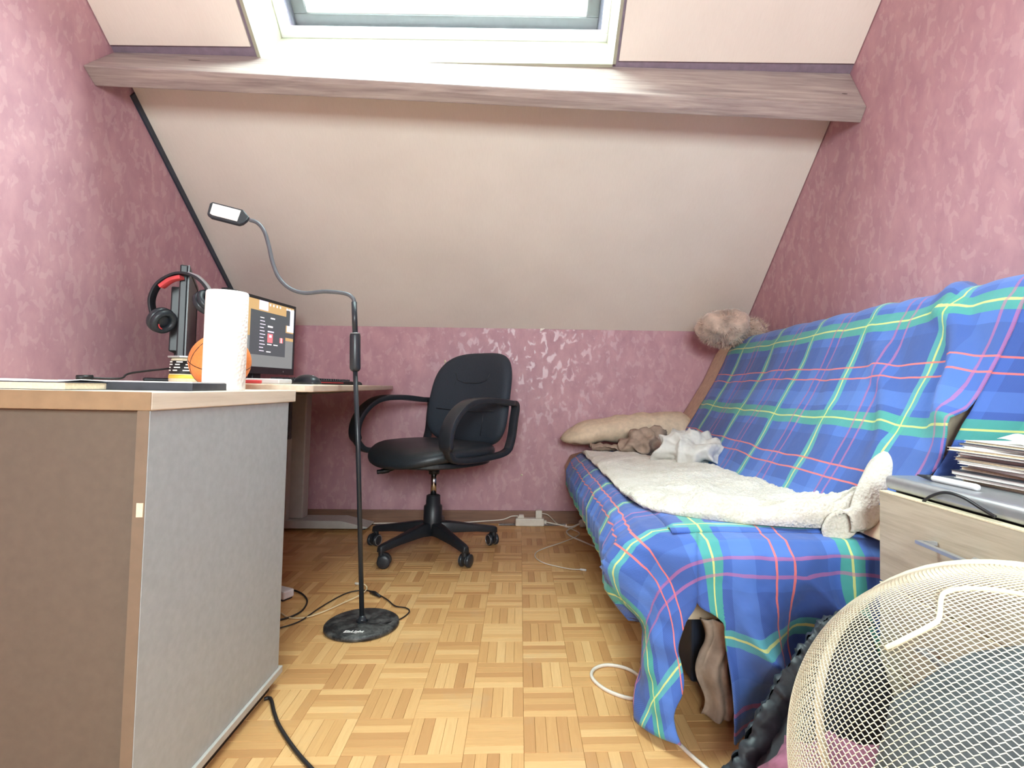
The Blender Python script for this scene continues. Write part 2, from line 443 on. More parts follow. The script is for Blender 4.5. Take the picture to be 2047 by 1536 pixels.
po2 = bpy.data.objects.new('fill_window_portal', pd2); COL.objects.link(po2); po2.location = ((FILL_WIN[0]+FILL_WIN[1])/2, YF-0.11, (FILL_WIN[2]+FILL_WIN[3])/2); po2.rotation_euler = (radians(90), 0, 0)

# ------------------------------------------------------------------ parquet floor
b = MB(); b.box((XL-0.1, YF-0.1, -0.05), (XR+0.1, YB+0.12, -0.009)); floor = struct('floor', b, 'floor_bed')
floor['label'] = 'mosaic oak parquet floor of five-strip squares'
BW, FX0, FY0 = 0.124, 0.025, 1.160
SW = BW/5
def strip_mesh(along):
    q = MB(); g = 0.0004; bx, by = ((BW-g)/2, (SW-g)/2) if along == 0 else ((SW-g)/2, (BW-g)/2)
    c = 0.0006
    P = [(-bx, -by, -0.0085), (bx, -by, -0.0085), (bx, by, -0.0085), (-bx, by, -0.0085), (-bx, -by, -c), (bx, -by, -c), (bx, by, -c), (-bx, by, -c),
         (-bx+c, -by+c, 0), (bx-c, -by+c, 0), (bx-c, by-c, 0), (-bx+c, by-c, 0)]
    Fs = [(0, 1, 5, 4), (1, 2, 6, 5), (2, 3, 7, 6), (3, 0, 4, 7), (4, 5, 9, 8), (5, 6, 10, 9), (6, 7, 11, 10), (7, 4, 8, 11), (8, 9, 10, 11)]
    return P, Fs
SM = [strip_mesh(0), strip_mesh(1)]
meshes = []
for k in (0, 1):
    me = bpy.data.meshes.new('parquet_strip'); me.from_pydata(SM[k][0], [], SM[k][1]); me.materials.append(MATS['parquet'])
    a = me.attributes.new('along', 'FLOAT', 'FACE'); t_ = me.attributes.new('tone', 'FLOAT', 'FACE')
    for d in a.data: d.value = k
    meshes.append(me)
allst = []
for c in range(-13, 12):
    for r in range(-20, 17):
        k = 0 if (c+r) % 2 else 1                        # c=-1,r=0 lies along x
        for s in range(5):
            if k == 0: x, y = FX0+(c+0.5)*BW, FY0+r*BW+(s+0.5)*SW
            else: x, y = FX0+c*BW+(s+0.5)*SW, FY0+(r+0.5)*BW
            if XL-0.05 < x < XR+0.05 and YF < y < YB-0.01: allst.append((y, x, k))
near = sorted([q for q in allst if -0.66 < q[1] < 0.44 and q[0] > 1.05])[:298]
ns = set(near)
for y, x, k in near:
    o = bpy.data.objects.new('parquet_strip', meshes[k]); COL.objects.link(o); o.location = (x, y, random.uniform(-0.0005, 0.0003)); o.parent = floor
V, Fc, tn, al = [], [], [], []
for q in allst:
    if q in ns: continue
    y, x, k = q; o = len(V); dz = random.uniform(-0.0005, 0.0003); tv = random.random()
    V += [(p[0]+x, p[1]+y, p[2]+dz) for p in SM[k][0]]
    for f in SM[k][1]: Fc.append(tuple(i+o for i in f)); tn.append(tv); al.append(k)
me = bpy.data.meshes.new('parquet_field'); me.from_pydata(V, [], Fc); me.materials.append(MATS['parquet'])
a = me.attributes.new('along', 'FLOAT', 'FACE'); a.data.foreach_set('value', [float(z) for z in al])
a = me.attributes.new('tone', 'FLOAT', 'FACE'); a.data.foreach_set('value', tn)
o = bpy.data.objects.new('parquet_field', me); COL.objects.link(o); o.parent = floor; o['kind'] = 'stuff'

# ================================================================== furniture materials
plain('grey_laminate', (162, 168, 170), 0.5, var=0.03, scale=60, bump=0.03)
plain('edge_brown_shade', (150, 124, 94), 0.55, var=0.05)  # top wood's front edge, its shade put into a browner colour
plain('edge_taupe_shade', (126, 108, 90), 0.55, var=0.03)  # side panel's front edge with its shade in the colour
plain('taupe_shade_laminate', (106, 94, 82), 0.55, var=0.03, scale=60, bump=0.03)  # darker copy of the grey laminate: shade of the camera-facing side in colour
wood('top_wood', (226, 214, 196), (202, 188, 168), 0.45, 1, 1.0, bump=0.04)
wood('desk_wood', (222, 206, 186), (204, 186, 164), 0.45, 1, 1.0, bump=0.03)
wood('drawer_oak', (190, 178, 158), (164, 150, 130), 0.5, 1, 1.6)
plain('steel_grey', (178, 176, 170), 0.45, 0.0, var=0.03)
plain('steel_dark', (92, 94, 100), 0.45, 0.2, var=0.05)
plain('black_plastic', (30, 33, 38), 0.42, var=0.08)
plain('black_satin', (40, 44, 50), 0.35, var=0.08)
plain('black_leather', (36, 42, 48), 0.42, var=0.1, scale=140, bump=0.12)
plain('black_mesh_fabric', (44, 52, 62), 0.75, var=0.12, scale=400, bump=0.15)
plain('chrome', (200, 196, 192), 0.15, 1.0, var=0.02)
plain('silver', (176, 178, 182), 0.32, 0.6, var=0.03)
plain('cream_metal', (222, 214, 190), 0.42, 0.0, var=0.04)
plain('white_paper', (238, 236, 232), 0.8, var=0.02)
plain('page_edge', (226, 214, 184), 0.8, var=0.05, scale=200)
plain('dark_cover', (48, 50, 58), 0.5, var=0.15)
plain('grey_cover', (150, 146, 148), 0.6, var=0.1)
plain('orange_rubber', (232, 132, 66), 0.55, var=0.05, scale=200, bump=0.1)
plain('seam_black', (24, 22, 22), 0.6)
plain('red_plastic', (206, 72, 76), 0.5)
plain('cable_white', (216, 208, 196), 0.45, var=0.03)
plain('cable_cream', (214, 196, 160), 0.5, var=0.03)
plain('cable_black', (28, 26, 28), 0.45)
plain('beige_canvas', (212, 192, 166), 0.85, var=0.05, scale=40, bump=0.1)
plain('navy_frame', (30, 40, 60), 0.6, var=0.1)
plain('mauve_cloth', (140, 88, 108), 0.85, var=0.25, scale=22, bump=0.2)
plain('taupe_cloth', (158, 138, 122), 0.9, var=0.1, scale=30, bump=0.15)
plain('white_cloth', (206, 204, 198), 0.85, var=0.04, scale=30, bump=0.12)
plain('fur', (188, 166, 150), 0.95, var=0.2, scale=16, bump=0.3, sheen=0.4)
plain('quilt_black', (34, 42, 48), 0.5, var=0.1, scale=60, bump=0.1)
def m_fleece():
    t = NT('fleece'); v = t.coord(); f = t.noise(v, 95, 4, 0.6, 1.2); g = t.noise(v, 9, 3)
    vo = t.n('ShaderNodeTexVoronoi'); t.l(v, vo.inputs['Vector']); vo.inputs['Scale'].default_value = 150
    h = t.math('ADD', f, t.math('MULTIPLY', vo.outputs['Distance'], 0.6))
    col = t.ramp(t.math('ADD', t.math('MULTIPLY', f, 0.5), t.math('MULTIPLY', g, 0.5)), [(0.3, rgb((192, 183, 165))), (0.62, rgb((226, 221, 211)))])
    t.bump(h, 0.7, 0.006); t.b.inputs['Sheen Weight'].default_value = 0.3
    return t.fin(col, 0.95)
m_fleece()
def m_towel():
    t = NT('towel_paper'); v = t.coord(); vo = t.n('ShaderNodeTexVoronoi'); t.l(v, vo.inputs['Vector']); vo.inputs['Scale'].default_value = 160
    t.bump(vo.outputs['Distance'], 0.5, 0.003)
    return t.fin(rgb((242, 238, 232)), 0.9)
m_towel()
def m_plaid():
    t = NT('plaid')
    uvn = t.n('ShaderNodeUVMap', uv_map='UVMap'); sp = t.n('ShaderNodeSeparateXYZ'); t.l(uvn.outputs[0], sp.inputs[0])
    U, V = sp.outputs[0], sp.outputs[1]
    P = 0.32
    def dist(c, off):                                    # distance to nearest stripe centre
        x = t.math('FRACT', t.math('ADD', t.math('DIVIDE', t.math('SUBTRACT', c, off), P), 0.5))
        return t.math('MULTIPLY', t.math('ABSOLUTE', t.math('SUBTRACT', x, 0.5)), P)
    def band(c, off, w): return t.math('LESS_THAN', dist(c, off), w/2)
    col = rgb((54, 94, 176))
    for c, off in ((U, 0.08), (V, 0.1)):
        col = t.mix(t.math('MULTIPLY', band(c, off, 0.085), 0.5), col, rgb((38, 68, 138)))
        col = t.mix(t.math('MULTIPLY', band(c, off+0.15, 0.05), 0.45), col, rgb((82, 126, 206)))
    col = t.mix(t.math('MULTIPLY', band(U, 0.02, 0.034), 0.6), col, rgb((84, 186, 156)))
    col = t.mix(t.math('MULTIPLY', band(V, 0.0, 0.052), 0.8), col, rgb((62, 164, 134)))
    for c, off in ((U, 0.02), (V, 0.0)):
        col = t.mix(t.math('MULTIPLY', band(c, off, 0.0055), 0.85), col, rgb((212, 216, 118)))
    for off in (0.14, 0.18):
        col = t.mix(t.math('MULTIPLY', band(V, off, 0.0052), 0.85), col, rgb((228, 112, 92)))
        col = t.mix(t.math('MULTIPLY', band(U, off+0.02, 0.0085), 0.55), col, rgb((188, 96, 140)))
    w = t.n('ShaderNodeTexWave', wave_type='BANDS'); mp = t.n('ShaderNodeMapping'); mp.inputs['Rotation'].default_value = (0, 0, radians(45))
    t.l(uvn.outputs[0], mp.inputs[0]); t.l(mp.outputs[0], w.inputs['Vector']); w.inputs['Scale'].default_value = 110
    v = t.coord(); f = t.noise(v, 16, 4, 0.6)
    col = t.mix(t.math('MULTIPLY', w.outputs['Fac'], 0.10), col, rgb((150, 180, 240)))
    t.bump(t.math('ADD', f, t.math('MULTIPLY', w.outputs['Fac'], 0.05)), 0.25, 0.012)
    t.b.inputs['Sheen Weight'].default_value = 0.15
    return t.fin(col, 0.8)
m_plaid()
def m_mono_grip(): pass

# ================================================================== cabinet desk on the left
CXR, CY0, CY1, CZ0, CZ1 = -0.585, 0.903, 1.425, 0.045, 0.705
cab = thing('desk_cabinet', 'grey cabinet desk with pale wooden top beside the rose wall', 'cabinet', (-1.03, 1.17, 0))
def T(q, root): q.v = [tuple(Vector(p)-Vector(root.location)) for p in q.v]; return q
b = MB(); b.box((CXR-0.018, CY0, CZ0), (CXR, CY1, CZ1)); T(b, cab).build('side_panel', 'grey_laminate', cab, bevel=0.001)
b = MB(); b.box((CXR-0.019, CY0-0.0008, CZ0), (CXR-0.0008, CY0+0.001, CZ1)); T(b, cab).build('panel_edge_shade', 'edge_taupe_shade', cab)
b = MB(); b.box((XL+0.008, CY0-0.0052, CZ1+0.0008), (CXR+0.0035, CY0-0.004, CZ1+0.0292)); T(b, cab).build('top_edge_shade', 'edge_brown_shade', cab)  # thin strip added to carry the shade colour of the top's front edge
b = MB(); b.box((XL+0.012, CY0+0.014, CZ0), (CXR-0.018, CY0+0.030, CZ1)); T(b, cab).build('back_panel', 'taupe_shade_laminate', cab)
b = MB(); b.box((XL+0.01, CY0, CZ0), (XL+0.028, CY1, CZ1)); T(b, cab).build('side_panel', 'grey_laminate', cab)
b = MB(); b.box((XL+0.028, CY1-0.02, CZ0+0.02), (CXR-0.018, CY1-0.002, CZ1)); T(b, cab).build('door', 'grey_laminate', cab)
b = MB(); b.box((XL+0.008, CY0-0.004, CZ1), (CXR+0.004, CY1+0.033, CZ1+0.030)); T(b, cab).build('top', 'top_wood', cab, bevel=0.002)
b = MB(); b.box((XL+0.012, CY0, 0.028), (CXR+0.006, CY1+0.012, CZ0)); T(b, cab).build('bottom_board', 'steel_grey', cab, bevel=0.002)
b = MB(); b.box((XL+0.03, CY0+0.01, 0.0), (CXR-0.012, CY1-0.02, 0.028)); T(b, cab).build('plinth', 'black_plastic', cab)
b = MB(); p = at(281, 1020, 1, CY0); b.box((p.x-0.0055, CY0-0.002, p.z-0.011), (p.x+0.0045, CY0-0.0009, p.z+0.011)); T(b, cab).build('sticker', 'page_edge', cab)

# ================================================================== height-adjustable desk at the back
DZ = 0.750
desk = thing('sit_stand_desk', 'pale wooden sit-stand desk on grey steel legs under the slope', 'desk', (-1.05, 2.25, 0))
b = MB(); b.prism([(XL+0.006, 1.475), (-0.566, 1.475), (-0.551, 1.495), (-0.575, 1.9), (-0.605, 2.3), (-0.645, 2.7), (-0.69, 3.02), (XL+0.006, 3.02)], DZ-0.02, DZ)
T(b, desk).build('desktop', 'desk_wood', desk, bevel=0.003)
for y0 in (2.90, 1.72):
    b = MB(); b.box((-1.215, y0, 0.058), (-1.10, y0+0.075, 0.70)); T(b, desk).build('leg_column', 'steel_grey', desk, bevel=0.006)
    b = MB(); b.box((-1.232, y0-0.045, 0.058), (-1.165, y0-0.001, 0.47)); b.box((-1.215, y0-0.058, 0.06), (-1.195, y0-0.045, 0.468)); T(b, desk).build('telescopic_sleeve', 'steel_grey', desk, bevel=0.003)
    b = MB(); b.prism([(-1.33, 0.018), (-0.80, 0.018), (-0.76, 0.020), (-0.76, 0.026), (-0.90, 0.058), (-1.25, 0.058), (-1.33, 0.04)], y0-0.04, y0+0.09,
                      Matrix(((1, 0, 0, 0), (0, 0, 1, 0), (0, 1, 0, 0), (0, 0, 0, 1)))); T(b, desk).build('foot', 'steel_grey', desk, bevel=0.004)
    for xx in (-1.30, -0.80):
        b = MB(); b.lathe([(0.015, 0), (0.015, 0.02)], 12, Matrix.Translation((xx, y0+0.025, 0))); T(b, desk).build('foot_pad', 'black_plastic', desk)
    b = MB(); b.prism([(-1.40, 0.73), (-0.80, 0.73), (-0.80, 0.724), (-1.00, 0.702), (-1.10, 0.698), (-1.40, 0.698)], y0+0.01, y0+0.065,
                      Matrix(((1, 0, 0, 0), (0, 0, 1, 0), (0, 1, 0, 0), (0, 0, 0, 1)))); T(b, desk).build('top_bracket', 'steel_grey', desk, bevel=0.003)
b = MB(); b.box((-1.245, 2.05, 0.46), (-1.21, 2.84, 0.70)); T(b, desk).build('cable_tray', 'steel_dark', desk, bevel=0.004)
for zz in (0.66, 0.50):
    b = MB(); b.lathe([(0.0, 0), (0.024, 0), (0.024, 0.02), (0.018, 0.026), (0.0, 0.026)], 16, Matrix.Translation((-1.175, 2.82, zz)) @ Matrix.Rotation(radians(90), 4, 'X'), cap=False); T(b, desk).build('clamp_knob', 'black_plastic', desk, smooth=True)
b = MB(); b.box((-1.21, 2.822, 0.47), (-1.15, 2.85, 0.70)); T(b, desk).build('drive_bracket', 'steel_dark', desk, bevel=0.003)

# ================================================================== sofa
sofa = thing('futon_sofa', 'clic-clac sofa bed with beige mattress against the rose wall', 'sofa', (0.75, 2.1, 0))
SY_N, SY_F = 1.315, 3.02
def bx(xs, zs): return xs, zs
def yprism(poly, y0, y1):
    q = MB(); q.prism(poly, y0, y1, Matrix(((1, 0, 0, 0), (0, 0, 1, 0), (0, 1, 0, 0), (0, 0, 0, 1)))); return q
seat_poly = [(0.36, 0.412), (0.285, 0.39), (0.255, 0.33), (0.262, 0.26), (0.31, 0.208), (0.40, 0.20), (0.95, 0.20), (0.97, 0.40), (0.80, 0.414)]
T(yprism(seat_poly, SY_N, SY_F), sofa).build('seat_mattress', 'beige_canvas', sofa, smooth=True, bevel=0.012)
back_poly = [(0.795, 0.43), (0.86, 0.53), (1.03, 0.81), (1.10, 0.96), (1.13, 1.00), (1.18, 1.012), (1.24, 0.99), (1.258, 0.93), (1.20, 0.78), (1.02, 0.46), (0.94, 0.405)]
T(yprism(back_poly, 1.125, SY_F+0.02), sofa).build('back_mattress', 'beige_canvas', sofa, smooth=True, bevel=0.012)
b = MB(); b.box((0.44, SY_N+0.05, 0.03), (1.10, SY_F-0.03, 0.20)); T(b, sofa).build('base_frame', 'navy_frame', sofa, bevel=0.006)
for xx in (0.5, 1.04):
    for yy in (SY_N+0.1, SY_F-0.1):
        b = MB(); b.box((xx-0.025, yy-0.025, 0), (xx+0.025, yy+0.025, 0.03)); T(b, sofa).build('leg', 'navy_frame', sofa)

# ---- plaid throw: top patch + skirt around the front and near end
path = spline([(1.262, 0, 0.93), (1.245, 0, 1.0), (1.19, 0, 1.028), (1.125, 0, 1.018), (1.085, 0, 0.965), (1.015, 0, 0.815), (0.85, 0, 0.54), (0.785, 0, 0.445), (0.72, 0, 0.428), (0.55, 0, 0.427), (0.36, 0, 0.426)], 10)
al = [0.0]
for p, q in zip(path, path[1:]): al.append(al[-1]+(q-p).length)
SL = al[-1]
def onpath(s):
    s = max(0, min(SL, s))
    for i in range(len(al)-1):
        if s <= al[i+1]:
            k = (s-al[i])/(al[i+1]-al[i]); p = path[i].lerp(path[i+1], k); d = (path[i+1]-path[i]).normalized(); return p, Vector((d.z, 0, -d.x))
    return path[-1], Vector((0, 0, 1))
V0 = -0.275                                              # shifts stripes so a green band lies just under the top edge
TH_F, TH_N = 2.845, 1.262
throw = MB()
def tn_far(p): return lerp(TH_F, 2.77, max(0, min(1, (p.z-0.44)/0.1)))
def tn_near(p): return lerp(TH_N, 1.108, max(0, min(1, (p.z-0.44)/0.16)))
def top_fn(a, c):
    s = SL*c
    p, n = onpath(s)
    y = lerp(tn_far(p), tn_near(p), a)
    if n.z < 0 and p.z < 0.9: n = -n
    up = Vector((-0.85, 0, 0.5)) if 0.45 < p.z < 0.97 and p.x > 0.78 else Vector((0, 0, 1))
    onback = max(0, min(1, (p.z-0.5)/0.2))
    nearf = max(0, (1.75-y)/0.5)
    w = 0.006*fbm(y*5, s*4, 1.3) + 0.004*sin(y*19+3*s)*onback
    fold = 0.026*nearf*onback*(max(0, sin((y*1.3+s*0.9)*17+fbm(y*3, s*3, 5)*2)))**2
    pt = Vector((p.x, y+0.008*fbm(s*4, y*3, 9.0), p.z)) + up*(0.006+abs(w)+fold)
    if p.z < 0.44: pt.z -= 0.009*max(0, (a-0.98)/0.02) + 0.009*max(0, (c-0.985)/0.015)*(1 if a <= 0.98 else 0)
    if c < 0.06: pt = Vector((p.x, pt.y, p.z+0.002))
    return pt
def top_uv(a, c): 
    s = SL*c; y = lerp(tn_far(onpath(s)[0]), tn_near(onpath(s)[0]), a)
    return (y + 0.02*fbm(s*2, y*2, 3), s + V0 + 0.018*fbm(y*2.0, s*1.5, 7))
throw.grid(top_fn, 110, 76, top_uv)
# skirt
RC = 0.09
def perim(q):
    """q in metres along the seat edge from far front corner, round the near corner, along the near end"""
    Lf = TH_F-(TH_N+RC)
    if q < Lf: return Vector((0.36, TH_F-q, 0)), Vector((-1, 0, 0)), 0.0
    La = RC*pi/2
    if q < Lf+La:
        a = (q-Lf)/RC; n = Vector((-cos(a), -sin(a), 0)); c = Vector((0.36+RC, TH_N+RC, 0)); return c+n*RC, n, a/(pi/2)
    return Vector((0.36+RC+(q-Lf-La), TH_N, 0)), Vector((0, -1, 0)), 1.0
QL = TH_F-(TH_N+RC)+RC*pi/2+0.44
front_prof = [(0, (0, 0.426)), (0.05, (0.045, 0.418)), (0.10, (0.085, 0.388)), (0.17, (0.112, 0.33)), (0.25, (0.108, 0.255)), (0.31, (0.065, 0.198)), (0.36, (0.04, 0.17))]
end_prof = [(0, (0, 0.426)), (0.05, (0.045, 0.420)), (0.10, (0.075, 0.392)), (0.18, (0.085, 0.32)), (0.28, (0.09, 0.225)), (0.38, (0.10, 0.13)), (0.50, (0.11, 0.018))]
corner_x = []
def skirt_pt(q, c):
    P, n, m = perim(q)
    dm = lerp(0.335, 0.485, min(1, m*2.8)); d = dm*c
    o1, z1 = pw(d, front_prof); o2, z2 = pw(d, end_prof)
    k = min(1, m*2.8); out, z = lerp(o1, o2, k), lerp(z1, z2, k)
    e = min(1, d/0.16)
    if m == 0:
        out += e*(0.004*sin(q*95+2*sin(q*13)) + 0.008*fbm(q*9, d*3, 2.2))
        out += 0.035*e*max(0, (q-(TH_F-TH_N-RC)+0.28)/0.28) if q > TH_F-TH_N-RC-0.28 else 0
    else:
        qq = q-(TH_F-TH_N-RC)
        out += 0.035*e*(1-k) if k < 1 else 0
        e2 = min(1, max(0, d-0.06)/0.25)
        f = sin(qq*21+1.1*d*10+0.6)+0.5*sin(qq*39+1.3-d*9)
        g_ = abs(sin(qq*13-d*11+0.5)); out += e2*(0.024*f + 0.05*(1-g_)**2*min(1, max(0, qq-0.16)/0.05) + 0.026*fbm(qq*6, d*4, 4.4)) + 0.008*fbm(qq*14, d*14, 1.1)*e
        z += 0.02*e2*fbm(qq*7, d*5, 8)
    pt = P + n*out; pt.z = max(0.012, z + 0.004*fbm(q*8, d*8, 6))
    return pt
def skirt_uv(q, c):
    P, n, m = perim(q); d = lerp(0.335, 0.485, min(1, m*2.8))*c
    f = P+n*d; return (f.y, SL + (0.36-f.x) + V0)
QH = TH_F-TH_N-RC + 0.112
def gap(c):                                              # half-widths of the opening in the skirt at drop fraction c
    k = max(0, min(1, (c-0.43)/0.10)); k = k*k*(3-2*k)
    return 0.014*k*(1+0.25*sin(c*23)), 0.030*k*(1+0.6*max(0, c-0.55))
throw.grid(lambda a, c: skirt_pt(a*(QH-gap(c)[0]), c), 260, 60, lambda a, c: skirt_uv(a*(QH-gap(c)[0]), c))
throw.grid(lambda a, c: skirt_pt(lerp(QH+gap(c)[1], QL, a), c), 70, 60, lambda a, c: skirt_uv(lerp(QH+gap(c)[1], QL, a), c))
# flap hanging over the near end of the backrest
def flap(a, c):
    p, _n = onpath(lerp(0.03, SL*0.60, c)); x1 = 1.262; x = lerp(p.x-0.004, x1, a)
    return Vector((x, 1.108-0.016*sin(pi*min(1, a*1.3))-0.020*a*abs(sin(a*7+c*5)) - 0.004*fbm(x*14, p.z*14, 2), p.z+0.006-0.03*a*(1-c)))
def flap_uv(a, c):
    s_ = lerp(0.03, SL*0.60, c); p, _n = onpath(s_); return (1.108-a*(1.262-p.x), s_+V0)
throw.grid(flap, 30, 50, flap_uv)
tho = throw.build('plaid_throw', 'plaid', smooth=True, solid=0.004)
tag(tho, 'blue tartan throw with green and orange stripes draped over the sofa', 'throw')
# piece of sheet showing in the gap of the skirt
b = MB()
def sh(a, c):
    x = lerp(0.425, 0.50, a); z = lerp(0.235, 0.015, c)
    return Vector((x+0.012*sin(c*9), 1.262-0.03*sin(a*pi)-0.008*sin(a*14+c*3)+0.012*fbm(x*30, z*14, 3), z))
b.grid(sh, 16, 30)
tag(b.build('loose_sheet', 'taupe_cloth', smooth=True, solid=0.003), 'brown cloth hanging in the gap of the tartan throw', 'cloth')

# pillow at the far end
def blob(name, m, c, r, amp, fr, seed, rz=0.0, sub=4, power=2.0, parent=None, flat=None, curl=0.0, ridged=False):
    bm = bmesh.new(); bmesh.ops.create_icosphere(bm, subdivisions=sub, radius=1.0)
    R = Matrix.Rotation(rz, 3, 'Z')
    for v in bm.verts:
        d = v.co.normalized(); s = (abs(d.x)**power+abs(d.y)**power+abs(d.z)**power)**(-1/power)
        p = Vector((d.x*s*r[0], d.y*s*r[1], d.z*s*r[2]))
        f = fbm(p.x*fr+seed, p.y*fr+seed*2, p.z*fr, 4)
        if ridged: f = 0.55-abs(noise.noise(Vector((p.x*fr+seed, p.y*fr, p.z*fr*1.3))))*1.6+0.35*f
        p += d*(amp*f)
        p.z += curl*(p.x/r[0])**2
        if flat is not None and p.z < flat: p.z = flat + (p.z-flat)*0.08
        v.co = R @ p
    me = bpy.data.meshes.new(name); bm.to_mesh(me); bm.free()
    me.materials.append(MATS[m])
    for p in me.polygons: p.use_smooth = True
    o = bpy.data.objects.new(name, me); COL.objects.link(o); o.location = c
    if parent: o.parent = parent
    return o
b = MB()
def pil(a, c):
    t_ = a*2*pi; x = lerp(0.215, 0.965, c); e = min(1, sin(pi*min(1, max(0, c)))*2.2)**0.5
    zc = lerp(0.488, 0.535, c) ; hz = lerp(0.062, 0.105, c)*e; hy = 0.12*e
    y = 2.885+hy*cos(t_); z = zc+hz*sin(t_)*(1 if sin(t_) > 0 else 0.75)
    z += 0.03*sin(pi*c)
    k = 0.010*fbm(x*11, y*11, z*11)
    return Vector((x, y+k, max(z+k, 0.418)))
b.grid(pil, 40, 44)
tag(b.build('bolster_pillow', 'beige_canvas', smooth=True, weld=0.0004), 'long beige bolster pillow at the far end of the sofa', 'pillow')

# fleece blanket on the seat
fr_c = spline([(0.315, 2.74, 0), (0.32, 2.45, 0), (0.322, 2.1, 0), (0.325, 1.75, 0), (0.335, 1.52, 0), (0.42, 1.375, 0), (0.56, 1.295, 0), (0.70, 1.262, 0), (0.82, 1.262, 0)], 8)
bk_c = spline([(0.335, 2.76, 0), (0.47, 2.66, 0), (0.60, 2.50, 0), (0.70, 2.28, 0), (0.76, 2.05, 0), (0.79, 1.85, 0), (0.81, 1.65, 0), (0.85, 1.48, 0), (0.90, 1.36, 0)], 8)
b = MB()
def bl(a, c):
    i = a*(len(fr_c)-1); k = int(min(i, len(fr_c)-2)); f = i-k
    A = fr_c[k].lerp(fr_c[k+1], f); Bq = bk_c[k].lerp(bk_c[k+1], f)
    p = A.lerp(Bq, c)
    th = 0.016
    z = 0.447 + 0.011*fbm(p.x*7, p.y*7, 2) + 0.016*max(0, fbm(p.x*3.3, p.y*3.3, 11)) + 0.02*c*min(1, a*3)
    z += 0.0035*abs(fbm(p.x*38, p.y*38, 5, 3))*2*max(0, min(1, (a-0.25)/0.3)) + 0.010*max(0, fbm(p.x*11+p.y*5, p.y*9, 3.3, 2))*max(0, min(1, (a-0.4)/0.2))
    edge = min(1, min(a, 1-a, c*1.0, 1-c)*14)
    # thick rolled lip along the near edge
    lip = math.exp(-((c-0.10)/0.10)**2)*max(0, min(1, (a-0.5)/0.15)); z += 0.035*lip*(1+0.3*sin(a*40))
    lip2 = math.exp(-((c-0.36)/0.06)**2)*max(0, min(1, (a-0.62)/0.15)); z += 0.022*lip2
    # end curls up beside the drawer unit
    k2 = max(0, (a-0.80)/0.20); z += 0.115*k2**1.4*(0.25+0.75*min(1, c*1.25)); p.y += 0.03*k2*c
    z -= (1-edge)*0.010
    if c < 0.001 or a < 0.001: z = min(z, 0.437)
    return Vector((p.x, p.y, z))
b.grid(bl, 220, 110)
tag(b.build('fleece_blanket', 'fleece', smooth=True, solid=0.012), 'cream fleece blanket spread over the tartan sofa seat', 'blanket')
# curled end of the blanket beside the drawer unit
b = MB()
roll_pts = spline([(0.735, 1.235, 0.445), (0.79, 1.225, 0.47), (0.83, 1.24, 0.53), (0.90, 1.30, 0.575), (0.95, 1.38, 0.58)], 8)
def bc(a, c):
    i = a*(len(roll_pts)-1); k = int(min(i, len(roll_pts)-2)); p = roll_pts[k].lerp(roll_pts[k+1], i-k)
    an = lerp(-0.6, 4.3, c); r_ = 0.034+0.02*a
    n = Vector((0.62, -0.45, 0.3)).normalized(); up = Vector((0, 0, 1)); s_ = up.cross(n).normalized()
    q = p + n*(r_*cos(an)) + up*(r_*sin(an))
    return q + Vector((1, 1, 1))*0.005*fbm(q.x*20, q.y*20, q.z*20)
b.grid(bc, 26, 20)
bo2 = b.build('curled_edge', 'fleece', smooth=True, solid=0.011)
bo2.parent = bpy.data.objects['fleece_blanket']

# crumpled clothes between pillow and blanket
tag(blob('crumpled_shirt', 'white_cloth', (0.735, 2.30, 0.492), (0.16, 0.105, 0.058), 0.075, 11, 3.1, sub=6, rz=-0.5, power=2.2, flat=-0.045, ridged=True), 'crumpled white shirt lying on the fleece blanket', 'shirt')
tag(blob('crumpled_cloth', 'taupe_cloth', (0.62, 2.66, 0.485), (0.11, 0.08, 0.062), 0.06, 14, 8.4, sub=5, rz=0.3, flat=-0.045, ridged=True), 'crumpled taupe cloth between the bolster pillow and the white shirt', 'cloth')
b = MB()
def sc(a, c):
    x = lerp(0.36, 0.62, a); y = lerp(2.80, 2.66, c)-0.07*a
    return Vector((x, y, 0.452+0.022*abs(sin(c*7+a*5))+0.018*abs(fbm(x*13, y*13, 1))))
b.grid(sc, 40, 24)
tag(b.build('folded_garment', 'taupe_cloth', smooth=True, solid=0.004), 'flat taupe garment tucked under the edge of the bolster pillow', 'garment')

# furry bundle on the sofa back
fb = thing('fur_cushion', 'fluffy beige fur cushion perched on the sofa back corner', 'cushion', (1.06, 2.70, 1.07))
blob('body', 'fur', (-0.03, 0.0, 0.0), (0.135, 0.12, 0.085), 0.03, 9, 1.7, parent=fb)
blob('side_lobe', 'fur', (0.105, 0.0, -0.02), (0.07, 0.09, 0.075), 0.02, 10, 5.7, parent=fb)
hb = MB(); rr = random.Random(3)
for k in range(5200):
    c0, R3 = (Vector((-0.03, 0, 0)), (0.135, 0.12, 0.085)) if rr.random() < 0.7 else (Vector((0.105, 0, -0.02)), (0.07, 0.09, 0.075))
    d = Vector((rr.gauss(0, 1), rr.gauss(0, 1), rr.gauss(0, 1))).normalized()
    p = Vector((d.x*R3[0], d.y*R3[1], d.z*R3[2])) + c0
    h = (d + Vector((rr.uniform(-.8, .8), rr.uniform(-.8, .8), rr.uniform(-.9, .3)))).normalized()*rr.uniform(0.014, 0.03)
    s_ = h.cross(d); s_ = (s_ if s_.length > 1e-6 else h.orthogonal()).normalized()*0.0012
    hb.add([p-s_, p+s_, p+h], [(0, 1, 2)])
hb.build('fur_hair', 'fur', fb)['kind'] = 'stuff'

